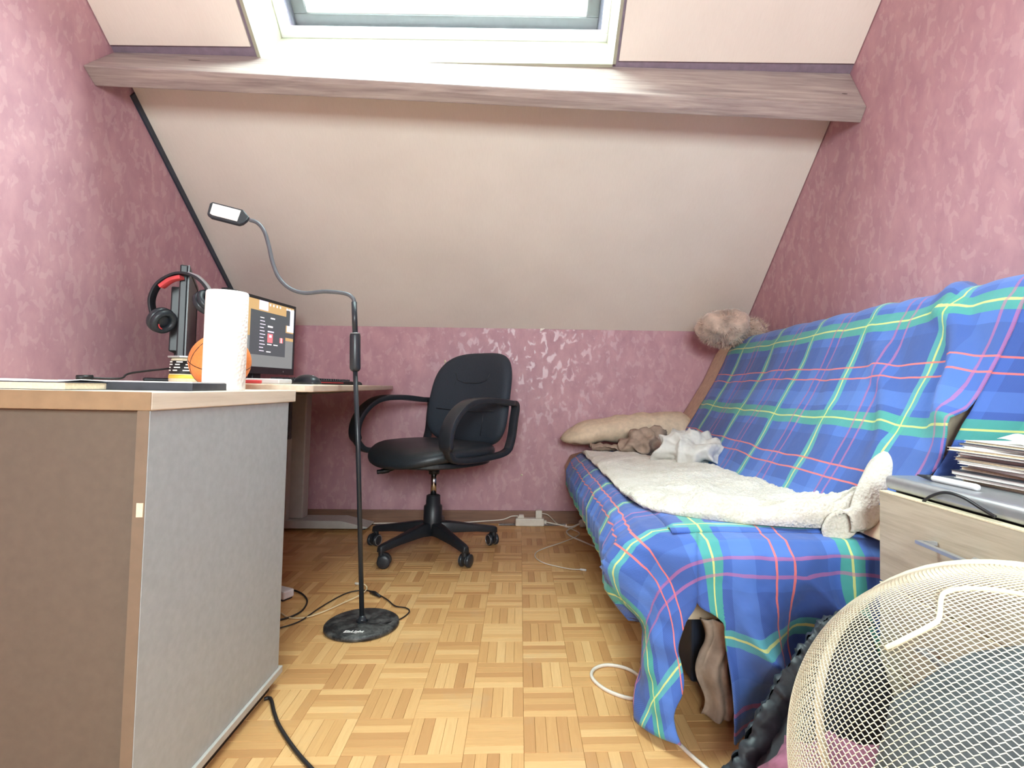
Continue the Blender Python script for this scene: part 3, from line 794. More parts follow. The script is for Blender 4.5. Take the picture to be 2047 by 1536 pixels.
# ================================================================== office chair
ch = thing('office_chair', 'black office chair with looped armrests on a five-star castor base', 'chair', (-0.385, 2.555, 0), radians(-37))
def bend_back(x, z):                                     # y of the backrest front face
    t_ = (z-0.46)/0.47; return 0.195 + 0.075*t_ + 0.05*(t_-0.35)**2 - 0.16*(abs(x)/0.24)**2*0.30
b = MB()
def se(a, c):                                            # seat pad: superellipse slab with front roll
    return None
def pad(outline, z_of, th, name, m, n=40, rings=7):
    q = MB(); L = len(outline)
    cx = sum(p[0] for p in outline)/L; cy = sum(p[1] for p in outline)/L
    P = []; Fs = []
    prof = [(0.0, 1.0), (0.45, 1.0), (0.80, 0.96), (0.93, 0.82), (1.0, 0.5), (0.985, 0.2), (0.93, 0.0), (0.5, 0.0), (0.0, 0.0)]
    for (r_, h) in prof:
        for (x, y) in outline:
            xx, yy = cx+(x-cx)*r_, cy+(y-cy)*r_; P.append(Vector((xx, yy, z_of(xx, yy)-th+th*h)))
    for i in range(len(prof)-1):
        for k in range(L): Fs.append((i*L+k, i*L+(k+1) % L, (i+1)*L+(k+1) % L, (i+1)*L+k))
    q.add(P, Fs); return q
out = []
for k in range(56):
    a = 2*pi*k/56; e = 2.6; x = abs(cos(a))**(2/e)*math.copysign(0.268, cos(a)); y = abs(sin(a))**(2/e)*math.copysign(0.255, sin(a))
    if y < 0: y *= 1.0+0.12*(1-(x/0.268)**2)
    out.append((x, y-0.005))
def seat_z(x, y):
    z = 0.497 + 0.012*(x/0.268)**2
    if y < -0.10: z -= 0.9*(y+0.10)**2
    return z
q = pad(out, seat_z, 0.075, 'seat', 'black_leather'); q.build('seat', 'black_leather', ch, smooth=True, weld=0.0005, sub=1)
b = MB(); b.prism([(x*0.9, y*0.9) for x, y in out], 0.405, 0.428); b.build('seat_shell', 'black_plastic', ch, bevel=0.006)
# backrest, front face and rear shell
bo_ = []
for k in range(60):
    a = 2*pi*k/60; e = 3.4; x = abs(cos(a))**(2/e)*math.copysign(1, cos(a)); z = abs(sin(a))**(2/e)*math.copysign(1, sin(a))
    w = lerp(0.268, 0.245, (z+1)/2); bo_.append((x*w, 0.695+z*0.232))
P = []; Fs = []; L = len(bo_)
for (r_, dy) in [(0.0, -0.002), (0.5, -0.004), (0.82, -0.004), (0.94, 0.004), (1.0, 0.026), (1.0, 0.045), (0.95, 0.062), (0.5, 0.066), (0.0, 0.066)]:
    for x, z in bo_:
        xx, zz = x*r_, 0.695+(z-0.695)*r_
        P.append((xx, bend_back(xx, zz)+dy, zz))
for i in range(8):
    for k in range(L): Fs.append((i*L+k, i*L+(k+1) % L, (i+1)*L+(k+1) % L, (i+1)*L+k))
q = MB(); q.add(P, Fs); q.build('backrest', 'black_mesh_fabric', ch, smooth=True, weld=0.0005, sub=1)
def seam(pts):
    q = MB(); q.tube([(x, bend_back(x, z)-0.0045, z) for x, z in pts], 0.0022, 6); q.build('seam', 'black_satin', ch, smooth=True)
seam([(-0.19, 0.64), (-0.06, 0.632), (0.06, 0.632), (0.19, 0.64)])
seam([(-0.115, 0.82), (-0.095, 0.785), (-0.05, 0.772), (0.05, 0.772), (0.095, 0.785), (0.115, 0.82)])
for s in (-1, 1): seam([(s*0.105, 0.775), (s*0.112, 0.70), (s*0.11, 0.60), (s*0.105, 0.52)])
for s in (-1, 1):
    loop = spline([(s*0.282, -0.185, 0.462), (s*0.288, -0.222, 0.53), (s*0.290, -0.195, 0.615), (s*0.290, -0.11, 0.68), (s*0.290, 0.02, 0.694), (s*0.286, 0.17, 0.682), (s*0.280, 0.235, 0.672),
                   (s*0.276, 0.232, 0.60), (s*0.272, 0.215, 0.50), (s*0.270, 0.17, 0.452), (s*0.270, 0.0, 0.44), (s*0.275, -0.12, 0.445)], 6, closed=True)
    q = MB(); q.tube(loop, [1.0 + 0.25*max(0, -p.y/0.22) for p in loop], closed=True, flat=(0.05, 0.024), up=Vector((0, 0, 1)))
    # rectangular section keeps its width across the chair
    q.v = []; q.f = []; q.uv = []; q.mi = []
    n = len(loop); PP = []
    for i, p in enumerate(loop):
        d = (loop[(i+1) % n]-loop[i-1]).normalized(); side = Vector((1, 0, 0)); nn = side.cross(d).normalized()
        w = 0.066 if p.z > 0.5 else 0.036; w = w if p.y < 0.2 else 0.04; h = 0.026
        for (a_, b_) in ((-1, -1), (1, -1), (1, 1), (-1, 1)): PP.append(p + side*(a_*w/2) + nn*(b_*h/2))
    q.add(PP, [(i*4+k, i*4+(k+1) % 4, ((i+1) % n)*4+(k+1) % 4, ((i+1) % n)*4+k) for i in range(n) for k in range(4)])
    q.build('armrest', 'black_satin', ch, smooth=True, bevel=0.007)
# mechanism, column, base
b = MB(); b.box((-0.09, -0.12, 0.385), (0.09, 0.10, 0.405)); b.box((-0.05, -0.06, 0.372), (0.05, 0.06, 0.386)); b.build('mechanism', 'black_plastic', ch, bevel=0.004)
b = MB(); b.tube(spline([(-0.02, -0.02, 0.382), (-0.10, -0.10, 0.383), (-0.135, -0.135, 0.372)], 5), 0.005); b.build('lever', 'black_plastic', ch)
b = MB(); b.tube(spline([(-0.125, -0.125, 0.376), (-0.15, -0.15, 0.366), (-0.178, -0.178, 0.36)], 5), [0.008]*4+[0.012]*4+[0.010]*3, 8); b.build('lever_grip', 'black_plastic', ch, smooth=True)
b = MB(); b.lathe([(0.024, 0.35), (0.026, 0.372)], 20); b.build('column_collar', 'black_plastic', ch, smooth=True)
b = MB(); b.lathe([(0.0135, 0.24), (0.0135, 0.372)], 18); b.build('gas_piston', 'chrome', ch, smooth=True)
b = MB(); b.lathe([(0.045, 0.085), (0.043, 0.13), (0.041, 0.205), (0.033, 0.212), (0.031, 0.252), (0.026, 0.255)], 24); b.build('column_sleeve', 'black_plastic', ch, smooth=True, bevel=0.0)
for k in range(5):
    a = radians(-126+72*k) - radians(-37); dx, dy = cos(a), sin(a); sd = Vector((-dy, dx, 0)); dr = Vector((dx, dy, 0))
    q = MB(); sec = []
    for r_, w, z0, z1 in ((0.02, 0.03, 0.075, 0.135), (0.08, 0.028, 0.082, 0.130), (0.20, 0.022, 0.076, 0.108), (0.285, 0.019, 0.066, 0.094), (0.305, 0.015, 0.062, 0.088)):
        c = dr*r_
        for s_, z in ((-1, z0), (1, z0), (0.7, z1), (-0.7, z1)): sec.append(c+sd*(s_*w)+Vector((0, 0, z)))
    q.add(sec, [(i*4+j, i*4+(j+1) % 4, (i+1)*4+(j+1) % 4, (i+1)*4+j) for i in range(4) for j in range(4)] + [(3, 2, 1, 0), (16, 17, 18, 19)])
    q.build('base_arm', 'black_plastic', ch, bevel=0.005, smooth=True)
    q = MB(); q.lathe([(0.012, 0.045), (0.012, 0.075)], 12, Matrix.Translation(dr*0.29)); 
    ca = radians(40+k*61); wd = Vector((cos(ca), sin(ca), 0)); cc = dr*0.29+wd*0.012
    hub = Matrix.Translation(cc+Vector((0, 0, 0.028)))
    caster = q; caster.tube([cc + Vector((-wd.y, wd.x, 0))*e + Vector((0, 0, 0.034)) for e in (-0.007, 0.007)], 0.027, 18)
    co = caster.build('castor', 'black_plastic', ch)
    for e in (-1, 1):
        ax = Vector((-wd.y, wd.x, 0)); m_ = Matrix.Translation(cc+ax*(e*0.016)+Vector((0, 0, 0.027))) @ ax.to_track_quat('Z', 'Y').to_matrix().to_4x4()
        w_ = MB(); w_.lathe([(0.006, -0.0085), (0.022, -0.008), (0.027, -0.005), (0.027, 0.005), (0.022, 0.008), (0.006, 0.0085)], 22, m_); w_.build('wheel', 'black_satin', co, smooth=True)
        w_ = MB(); w_.tube([m_ @ Vector((0.0225*cos(t_*2*pi/22), 0.0225*sin(t_*2*pi/22), 0.0078*e if False else 0.0078)) for t_ in range(22)], 0.0012, 5, closed=True); w_.build('wheel_ring', 'silver', co)

# ================================================================== floor lamp
LX, LY = -0.475, 1.763
lamp = thing('floor_lamp', 'black gooseneck floor lamp on a round base in front of the chair', 'lamp', (LX, LY, 0))
b = MB(); b.lathe([(0.0, 0.0), (0.108, 0.0), (0.112, 0.003), (0.112, 0.011), (0.106, 0.015), (0.03, 0.0165), (0.0, 0.0165)], 48, cap=False)
def m_dusty():
    t = NT('dusty_black'); f = t.noise(t.coord(), 34, 5, 0.65); g = t.noise(t.coord(), 120, 3)
    col = t.ramp(t.math('ADD', t.math('MULTIPLY', f, 0.75), t.math('MULTIPLY', g, 0.25)), [(0.45, rgb((30, 30, 32))), (0.68, rgb((96, 96, 94)))])
    return t.fin(col, 0.5)
m_dusty()
lb = b.build('base', 'dusty_black', lamp, smooth=True, bevel=0.0)
def L2(x, y): p = at(x, y, 1, LY); return (p.x-LX, 0.0, p.z)
p740 = L2(710, 740); p668 = L2(710, 668); p600 = L2(708, 604)
b = MB(); b.tube([(0, 0, 0.0165), L2(716, 900), p740], [0.0075, 0.0075, 0.0075], 12); b.build('pole', 'black_satin', lamp, smooth=True)
b = MB(); b.lathe([(0.018, 0.0165), (0.012, 0.024), (0.0085, 0.034)], 20); b.build('pole_socket', 'black_satin', lamp, smooth=True)
b = MB(); d = Vector(p668)-Vector(p740); b.tube([Vector(p740)-d*0.04, p740, Vector(p740)+d*0.05, Vector(p740)+d*0.95, p668, Vector(p668)+d*0.02], [0.010, 0.0145, 0.0165, 0.0165, 0.015, 0.012], 16)
g_ = b.build('grip', 'black_satin', lamp, smooth=True)
b = MB(); b.tube([Vector(p668)+d*0.005, Vector(p668)+d*0.025], 0.0158, 16); b.build('grip_ring', 'silver', g_, smooth=True)
b = MB(); b.tube([p668, p600], 0.0085, 12); b.build('upper_pole', 'black_satin', lamp, smooth=True)
gp = spline([p600, L2(705, 596), L2(690, 587), L2(650, 583), L2(610, 586), L2(580, 577), L2(558, 556), L2(545, 525), L2(537, 490), L2(528, 462), L2(515, 446), L2(500, 440)], 8)
b = MB(); b.tube(gp, 0.0062, 10); b.build('gooseneck', 'steel_dark', lamp, smooth=True)
hd = Vector(L2(497, 439)); he = Vector(L2(416, 418)); ax = (he-hd).normalized(); sidev = Vector((0.30, -0.45, -0.80)).normalized(); sidev = (sidev-ax*sidev.dot(ax)).normalized(); nv = ax.cross(sidev).normalized()
if nv.y < 0: nv = -nv
HL = (he-hd).length
hm = Matrix(((ax.x, sidev.x, nv.x, hd.x), (ax.y, sidev.y, nv.y, hd.y), (ax.z, sidev.z, nv.z, hd.z), (0, 0, 0, 1)))
b = MB(); b.prism([(0, -0.008), (0.012, -0.016), (0.03, -0.030), (HL, -0.030), (HL+0.004, -0.020), (HL-0.012, 0.026), (HL-0.028, 0.034), (0.012, 0.034), (0.004, 0.024), (0, 0.008)], -0.006, 0.006, hm)
h_o = b.build('lamp_head', 'black_satin', lamp, bevel=0.003)
b = MB(); b.prism([(0.034, -0.022), (HL-0.006, -0.022), (HL-0.020, 0.022), (HL-0.03, 0.026), (0.022, 0.026)], -0.0075, -0.0055, hm); b.build('light_panel', plain('diffuser', (232, 214, 206), 0.5, var=0.01), h_o)
fc = bpy.data.curves.new('lettering', 'FONT'); fc.body = 'ElsLight'; fc.size = 0.019; fc.align_x = 'CENTER'; fc.extrude = 0.0003; fc.shear = 0.25; fc.offset = 0.0004
_tmp = bpy.data.objects.new('tmp_text', fc); COL.objects.link(_tmp); bpy.context.view_layer.update()
lm_ = bpy.data.meshes.new_from_object(_tmp.evaluated_get(bpy.context.evaluated_depsgraph_get())); bpy.data.objects.remove(_tmp, do_unlink=True)
lm_.materials.clear(); lm_.materials.append(MATS['white_paper'])
fo = bpy.data.objects.new('lettering', lm_); COL.objects.link(fo); fo.parent = lamp; fo.location = (-0.005, -0.078, 0.0158)

# ================================================================== things on the left cabinet top
TZ = CZ1+0.030
def obox(name, a, c, m, label=None, cat=None, bevel=0.001, rz=0.0, parent=None, group=None):
    cx, cy = (a[0]+c[0])/2, (a[1]+c[1])/2
    q = MB(); q.box((a[0]-cx, a[1]-cy, 0), (c[0]-cx, c[1]-cy, c[2]-a[2])); o = q.build(name, m, parent, bevel=bevel)
    o.location = (cx, cy, a[2]); o.rotation_euler = (0, 0, rz)
    if label: tag(o, label, cat, group)
    return o
# paper towel roll
tr = thing('paper_towel_roll', 'white embossed paper towel roll standing on the cabinet desk edge', 'paper roll', (-0.632, 1.205, TZ))
b = MB(); b.lathe([(0.020, 0.0), (0.039, 0.0), (0.0405, 0.003), (0.0405, 0.208), (0.039, 0.211), (0.020, 0.211), (0.020, 0.0)], 40, cap=False); b.build('paper', 'towel_paper', tr, smooth=True)
b = MB(); b.lathe([(0.0198, 0.001), (0.0198, 0.2105), (0.018, 0.2105), (0.018, 0.001)], 24, cap=False); b.build('core', 'page_edge', tr)
# mini basketball
ball = thing('mini_basketball', 'small orange basketball behind the paper towel roll', 'ball', (-0.742, 1.395, TZ+0.068))
bm = bmesh.new(); bmesh.ops.create_uvsphere(bm, u_segments=40, v_segments=24, radius=0.068); me = bpy.data.meshes.new('ball_skin'); bm.to_mesh(me); bm.free()
me.materials.append(MATS['orange_rubber'])
for p in me.polygons: p.use_smooth = True
o = bpy.data.objects.new('ball_skin', me); COL.objects.link(o); o.parent = ball
RB = 0.0675; RM = Matrix.Rotation(radians(20), 3, 'X') @ Matrix.Rotation(radians(15), 3, 'Y')
def circ(fn, n=48): 
    q = MB(); q.tube([RM @ (fn(2*pi*k/n).normalized()*RB) for k in range(n)], 0.0012, 6, closed=True); q.build('seam', 'seam_black', ball)
circ(lambda t: Vector((cos(t), sin(t), 0))); circ(lambda t: Vector((0, cos(t), sin(t))))
circ(lambda t: Vector((0.55+0.45*cos(2*t)*0.6, cos(t), sin(t)*0.95))); circ(lambda t: Vector((-0.55-0.45*cos(2*t)*0.6, cos(t), sin(t)*0.95)))
# notebooks and papers
nb = thing('black_folder', 'flat black folder with a white top sheet beside the towel roll', 'folder', (-0.708, 1.10, TZ), radians(8))
b = MB(); b.box((-0.108, -0.10, 0), (0.108, 0.10, 0.0145)); b.build('cover', 'dark_cover', nb, bevel=0.001)
b = MB(); b.box((-0.104, -0.097, 0.0145), (0.106, 0.097, 0.0165)); b.build('sheet', 'white_paper', nb)
bk = thing('cream_notebook', 'thick notebook with cream page edges lying on the cabinet desk', 'notebook', (-0.792, 0.985, TZ))
b = MB(); b.box((-0.070, -0.075, 0.001), (0.070, 0.075, 0.0115)); b.build('pages', 'page_edge', bk)
b = MB(); b.box((-0.072, -0.074, 0.0115), (0.072, 0.077, 0.0130)); b.box((-0.072, -0.074, 0), (0.072, 0.077, 0.001)); b.build('cover', 'dark_cover', bk)
bk = thing('dark_notebook', 'worn dark notebook at the cabinet desk back edge', 'notebook', (-0.945, 1.0, TZ), radians(-2))
b = MB(); b.box((-0.095, -0.07, 0), (0.095, 0.09, 0.013)); b.build('cover', 'dark_cover', bk, bevel=0.002)
b = MB(); b.box((-0.094, -0.0705, 0.003), (0.094, 0.085, 0.010)); b.build('pages', 'grey_cover', bk)
b = MB()
def ps(a, c):
    x = lerp(-1.02, -0.725, a); y = lerp(0.945, 1.075, c)
    return Vector((x, y, TZ+0.0145+0.0022*sin(a*6)+0.004*max(0, a-0.75)*4*(1-c)))
b.grid(ps, 24, 10); tag(b.build('loose_papers', 'white_paper', solid=0.0016), 'loose white sheets lying over the notebooks', 'paper')
# printed canister
cn = thing('printed_tin', 'pale canister with black printed label behind the basketball', 'tin', (-0.925, 1.56, DZ))
b = MB(); b.lathe([(0.034, 0), (0.036, 0.004), (0.033, 0.055), (0.030, 0.066)], 28); b.build('body', 'page_edge', cn, smooth=True)
b = MB(); b.lathe([(0.0352, 0.022), (0.0337, 0.058), (0.0330, 0.058), (0.0345, 0.022)], 28, cap=False); b.build('printed_label', 'seam_black', cn, smooth=True)
plain('yellow_print', (222, 190, 70), 0.6)
b = MB(); b.lathe([(0.0364, 0.010), (0.0357, 0.020), (0.0350, 0.020), (0.0355, 0.010)], 28, cap=False); b.build('yellow_band', 'yellow_print', cn, smooth=True)
for k, zz in enumerate((0.030, 0.038, 0.046, 0.053)):
    for sgm in range(3):
        q = MB(); r_ = 0.0353-(zz-0.022)*0.035+0.0003
        a0 = radians(-150+sgm*42+k*5); a1 = a0+radians(30-(k*7+sgm*9) % 13)
        P = []
        for t_ in range(5):
            aa = lerp(a0, a1, t_/4); P += [(r_*cos(aa), r_*sin(aa), zz), (r_*cos(aa), r_*sin(aa), zz+0.003)]
        q.add(P, [(i*2, i*2+2, i*2+3, i*2+1) for i in range(4)]); q.build('print_line', 'white_paper', cn)
b = MB(); b.lathe([(0.038, 0.066), (0.040, 0.068), (0.040, 0.071), (0.0, 0.071)], 28, cap=False); b.build('lid', 'silver', cn)

# ---- monitors
def monitor(name, label, A, B, z0, z1, stand_dx, screen=True):
    """A near-bottom corner (x,y), B far-bottom corner; the screen faces the right-hand side of A->B"""
    A, B = Vector((A[0], A[1], 0)), Vector((B[0], B[1], 0)); w = (B-A).length; ux = (B-A).normalized(); nz = Vector((ux.y, -ux.x, 0))
    c = (A+B)/2; t = thing(name, label, 'monitor', (c.x, c.y, DZ), atan2(ux.y, ux.x))
    # local: x along width, -y towards the viewer side
    h0, h1 = z0-DZ, z1-DZ
    q = MB(); q.box((-w/2, 0.0, h0), (w/2, 0.022, h1)); q.box((-w*0.32, 0.022, h0+0.06), (w*0.32, 0.05, h1-0.06)); q.build('housing', 'black_plastic', t, bevel=0.004)
    bz = 0.013
    for (x0, x1, a0, a1) in ((-w/2, w/2, h1-bz, h1), (-w/2, w/2, h0, h0+0.030), (-w/2, -w/2+bz, h0+0.03, h1-bz), (w/2-bz, w/2, h0+0.03, h1-bz)):
        q = MB(); q.box((x0, -0.004, a0), (x1, 0.0, a1)); q.build('bezel', 'black_satin', t)
    q = MB(); q.box((-w/2+bz, -0.0015, h0+0.03), (w/2-bz, 0.0, h1-bz)); sc_ = q.build('screen', 'screen_grey' if screen else 'black_satin', t)
    q = MB(); q.box((-0.03, 0.02, 0.012), (0.03, 0.045, h0+0.12)); q.build('stand_neck', 'black_plastic', t, bevel=0.004)
    q = MB(); q.box((-0.11, -0.06, 0.0), (0.11, 0.12, 0.012)); q.build('stand_foot', 'black_plastic', t, bevel=0.005)
    q = MB(); q.lathe([(0.0035, -0.0055), (0.0035, -0.004)], 10, Matrix.Translation((w*0.32, 0, h0+0.014)) @ Matrix.Rotation(radians(90), 4, 'X') @ Matrix.Translation((0, 0, 0.0095))); q.build('power_led', 'silver', t)
    return t, w, h0, h1, sc_
emit('screen_grey', (112, 116, 116), 0.5); emit('ui_dark', (70, 76, 80), 0.45); emit('ui_sand', (176, 146, 100), 0.5); emit('ui_white', (226, 222, 226), 0.6)
emit('ui_lilac', (206, 196, 222), 0.55); emit('ui_red', (206, 110, 116), 0.5); emit('ui_sky', (206, 210, 226), 0.6)
A1, B1 = at(444, 760, 1, 2.22), at(585, 750, 1, 2.74)
mt, w, h0, h1, scr = monitor('computer_monitor', 'lit monitor with a dark program window behind the towel roll', (A1.x, A1.y), (B1.x, B1.y), 0.792, 1.128, 0)
def ui(x0, x1, z0, z1, m, lay=1, nm='screen_print'):
    X = lambda f: -w/2+0.013+f*(w-0.026); Z = lambda f: lerp(h1-0.013, h0+0.03, f)
    q = MB(); y = -0.0016-0.0003*lay; q.add([(X(x0), y, Z(z1)), (X(x1), y, Z(z1)), (X(x1), y, Z(z0)), (X(x0), y, Z(z0))], [(0, 1, 2, 3)]); q.build(nm, m, scr)
ui(0.0, 1.0, 0.0, 0.55, 'ui_sand'); ui(0.80, 1.0, 0.42, 0.5, 'ui_dark', 2); ui(0.88, 1.0, 0.03, 0.4, 'ui_sky', 2); ui(0.86, 0.93, 0.05, 0.3, 'ui_dark', 3)
ui(0.42, 0.56, 0.0, 0.14, 'ui_lilac', 2); ui(0.30, 0.86, 0.16, 0.82, 'ui_dark', 3)
for k in range(7): ui(0.58+0.055*k+(0.06 if k > 3 else 0), 0.60+0.055*k+(0.06 if k > 3 else 0), 0.02, 0.055, 'ui_white', 3)
for k in range(11): ui(0.44, 0.50+0.012*(k % 3), 0.25+0.05*k, 0.262+0.05*k, 'ui_lilac' if k else 'ui_white', 5)
ui(0.60, 0.67, 0.23, 0.25, 'ui_white', 5); ui(0.56, 0.64, 0.36, 0.385, 'ui_white', 5); ui(0.56, 0.66, 0.44, 0.46, 'ui_lilac', 5)
ui(0.56, 0.645, 0.48, 0.62, 'ui_red', 5); ui(0.585, 0.625, 0.50, 0.54, 'ui_lilac', 6); ui(0.76, 0.815, 0.52, 0.60, 'ui_red', 5); ui(0.78, 0.792, 0.52, 0.60, 'ui_white', 6)
ui(0.56, 0.63, 0.64, 0.655, 'ui_white', 5); ui(0.66, 0.73, 0.64, 0.655, 'ui_white', 5); ui(0.55, 0.62, 0.755, 0.77, 'ui_white', 5)
A2, B2 = at(366, 756, 1, 1.80), at(386, 756, 1, 2.24)
m2, w2, _, _, _ = monitor('side_monitor', 'monitor turned edge-on with a headset hung over it', (A2.x, A2.y), (B2.x, B2.y), 0.790, 1.125, 0, False)

# ---- headset hanging over the side monitor
hx = thing('headset', 'black and red gaming headset hanging over the edge-on monitor', 'headset', (A2.x-0.01, A2.y+0.02, 1.128))
def H2(x, y, dy=0.0): p = at(x, y, 1, A2.y-0.03); return Vector((p.x-hx.location.x, p.y-hx.location.y+dy, p.z-hx.location.z))
arch = spline([H2(308, 632), H2(303, 600), H2(316, 570), H2(342, 552), H2(368, 547), H2(395, 556), H2(415, 576), H2(424, 600)], 8)
b = MB(); b.tube(arch, 1.0, flat=(0.030, 0.008), up=Vector((0, 0, 1))); b.build('headband', 'black_plastic', hx, smooth=True, bevel=0.002)
b = MB(); b.tube(spline([H2(322, 574), H2(342, 560), H2(364, 554.5)], 8), 1.0, flat=(0.027, 0.012)); b.build('band_padding', 'red_plastic', hx, bevel=0.004, smooth=True)
b = MB(); b.tube(spline([H2(378, 546), H2(396, 553), H2(413, 570), H2(422, 586)], 6), 1.0, flat=(0.020, 0.007)); b.build('band_plate', 'silver', hx, bevel=0.002, smooth=True)
for (cx_, cy_, tx, ang) in ((322, 640, 0.5, -0.45), (412, 606, -0.35, 0.5)):
    c = H2(cx_, cy_); axv = Vector((cos(ang), -0.35, sin(ang))).normalized(); m_ = Matrix.Translation(c) @ axv.to_track_quat('Z', 'Y').to_matrix().to_4x4()
    b = MB(); b.lathe([(0.0, -0.018), (0.030, -0.018), (0.040, -0.008), (0.041, 0.004), (0.036, 0.008), (0.0, 0.008)], 26, m_, cap=False); cup = b.build('ear_cup', 'black_satin', hx, smooth=True)
    b = MB(); b.tube([m_ @ Vector((0.029*cos(t*2*pi/24), 0.029*sin(t*2*pi/24), 0.014)) for t in range(24)], 0.0105, 8, closed=True); b.build('ear_cushion', 'black_leather', cup, smooth=True)
    b = MB(); b.tube([m_ @ Vector((0.030*cos(t), 0.030*sin(t), -0.0165)) for t in [pi*0.2+i*0.16 for i in range(9)]], 0.0028, 6); b.build('accent_strip', 'silver', cup, smooth=True)
    b = MB(); b.tube([m_ @ Vector((0.022*cos(t), 0.022*sin(t), 0.0245)) for t in [pi*1.1+i*0.16 for i in range(7)]], 0.002, 6); b.build('red_accent', 'red_plastic', cup, smooth=True)
b = MB(); b.tube(spline([H2(430, 634), H2(421, 662), H2(411, 690), H2(402, 712)], 6), 0.0022, 8); mic = b.build('microphone_boom', 'silver', hx, smooth=True)
b = MB(); b.tube([H2(431, 622), H2(430, 636)], 0.005, 10); b.build('boom_joint', 'page_edge', mic, smooth=True)
# headset and monitor cord lying on the desk
b = MB(); b.tube(spline([(A2.x-0.02, A2.y+0.05, 0.80), (A2.x-0.10, 1.72, 0.775), (A2.x-0.08, 1.64, 0.757), (A2.x-0.12, 1.58, 0.7565)], 8), 0.003, 8)
cdo = thing('monitor_cord', 'thin black cord with inline plug beside the edge-on monitor', 'cord', (0, 0, 0)); b.build('wire', 'cable_black', cdo, smooth=True)
b = MB(); b.tube([(A2.x-0.115, 1.585, 0.758), (A2.x-0.135, 1.555, 0.758)], [0.0075, 0.006], 10); b.build('plug', 'cable_black', cdo, smooth=True)

# ---- small things on the back desk
wbx = obox('white_router', (-0.86, 1.76, DZ), (-0.755, 1.86, DZ+0.016), 'white_pvc', 'flat white box lying on the desk in front of the lit monitor', 'box', 0.004)
kb = thing('keyboard', 'black keyboard with red print behind the flat white box', 'keyboard', (-0.82, 2.22, DZ), radians(84))
b = MB(); b.box((-0.22, -0.07, 0), (0.22, 0.07, 0.016)); b.build('body', 'black_plastic', kb, bevel=0.004)
kq = MB(); kq.box((-0.0085, -0.0085, 0), (0.0085, 0.0085, 0.008)); key = kq.build('key', 'black_satin', kb, bevel=0.0015)
first = True
for r_ in range(5):
    for c in range(21):
        o = key if first else key.copy()
        if not first: COL.objects.link(o)
        o.parent = kb; o.location = (-0.204+c*0.0204, -0.05+r_*0.0235, 0.0155); first = False
b = MB(); b.box((-0.12, -0.0706, 0.006), (0.12, -0.0698, 0.0095)); b.build('red_print', 'red_plastic', kb)
def mouse(name, label, x, y, rz):
    t = thing(name, label, 'mouse', (x, y, DZ), rz)
    q = MB(); q.grid(lambda a, c: Vector((0.031*sin(pi*min(.999, max(.001, c)))**0.5*cos(2*pi*a)*(0.9+0.1*cos(pi*c)), -0.055*cos(pi*c), max(0.0005, 0.034*sin(pi*c)**0.6*max(0, sin(2*pi*a))))), 24, 14)
    q.build('shell', 'black_satin', t, smooth=True, weld=0.0003)
    q = MB(); q.lathe([(0.004, -0.003), (0.0055, 0), (0.004, 0.003)], 14, Matrix.Translation((0, -0.03, 0.026)) @ Matrix.Rotation(radians(90), 4, 'Y')); q.build('scroll_wheel', 'silver', t, smooth=True)
mouse('computer_mouse', 'black computer mouse with silver wheel beside the keyboard', -0.735, 1.93, radians(60))
mouse('small_mouse', 'small black mouse near the far end of the pale desk', -0.80, 2.72, radians(80))
bpy.data.objects['small_mouse'].scale = (0.55, 0.55, 0.55)
pn = obox('red_lighter', (-0.775, 1.55, DZ), (-0.715, 1.562, DZ+0.010), 'red_plastic', 'small red lighter lying between basketball and white box', 'lighter', 0.003)

# ================================================================== drawer unit on the right, papers, pen
DX0, DX1, DY0, DY1 = 0.745, 1.235, 0.70, 1.10
dr = thing('drawer_unit', 'light oak drawer unit with grey metal top beside the sofa', 'drawer unit', ((DX0+DX1)/2, (DY0+DY1)/2, 0))
b = MB(); b.box((DX0+0.02, DY0, 0.05), (DX1, DY1, 0.548)); T(b, dr).build('body', 'drawer_oak', dr, bevel=0.002)
for z0, z1, kz in ((0.375, 0.556, 0.489), (0.215, 0.371, 0.30), (0.055, 0.211, 0.14)):
    b = MB(); b.box((DX0, DY0+0.002, z0), (DX0+0.019, DY1-0.002, z1)); df = T(b, dr).build('drawer', 'drawer_oak', dr, bevel=0.001)
    b = MB(); b.box((DX0-0.0004, DY0+0.002, z1-0.0016), (DX0+0.019, DY1-0.002, z1+0.0008)); T(b, dr).build('edge_strip', 'page_edge', df)
    hy0, hy1 = 0.845, 0.955
    q = MB(); q.tube([(DX0, hy1-0.012, kz+0.002), (DX0-0.026, hy1, kz+0.002), (DX0-0.028, hy0, kz), (DX0, hy0+0.012, kz)], 1.0, flat=(0.010, 0.006)); T(q, dr).build('handle', 'silver', df, bevel=0.001)
b = MB(); b.box((DX0+0.012, DY0-0.005, 0.560), (DX1, DY1+0.002, 0.588)); T(b, dr).build('top', 'silver', dr, bevel=0.010, bseg=4, smooth=True)
b = MB(); b.box((DX0+0.03, DY0+0.01, 0.548), (DX1-0.01, DY1-0.01, 0.560)); T(b, dr).build('top_spacer', 'black_plastic', dr)
for xx in (DX0+0.07, DX1-0.06):
    for yy in (DY0+0.05, DY1-0.05):
        b = MB(); b.lathe([(0.02, 0), (0.022, 0.05)], 14, Matrix.Translation((xx, yy, 0))); T(b, dr).build('foot', 'black_plastic', dr)
# black cable loop over the drawer unit edge
cp = spline([at(1846, 1003, 0, DX0+0.006), at(1862, 992, 0, DX0+0.004), at(1890, 985, 0, DX0-0.002), at(1925, 995, 0, DX0-0.003), at(1960, 1016, 0, DX0), at(1990, 1034, 0, DX0+0.006)], 8)
b = MB(); b.tube(cp, 0.0028, 8); tag(b.build('black_cable_loop', 'cable_black', smooth=True), 'black cable looping over the drawer unit front edge', 'cable')
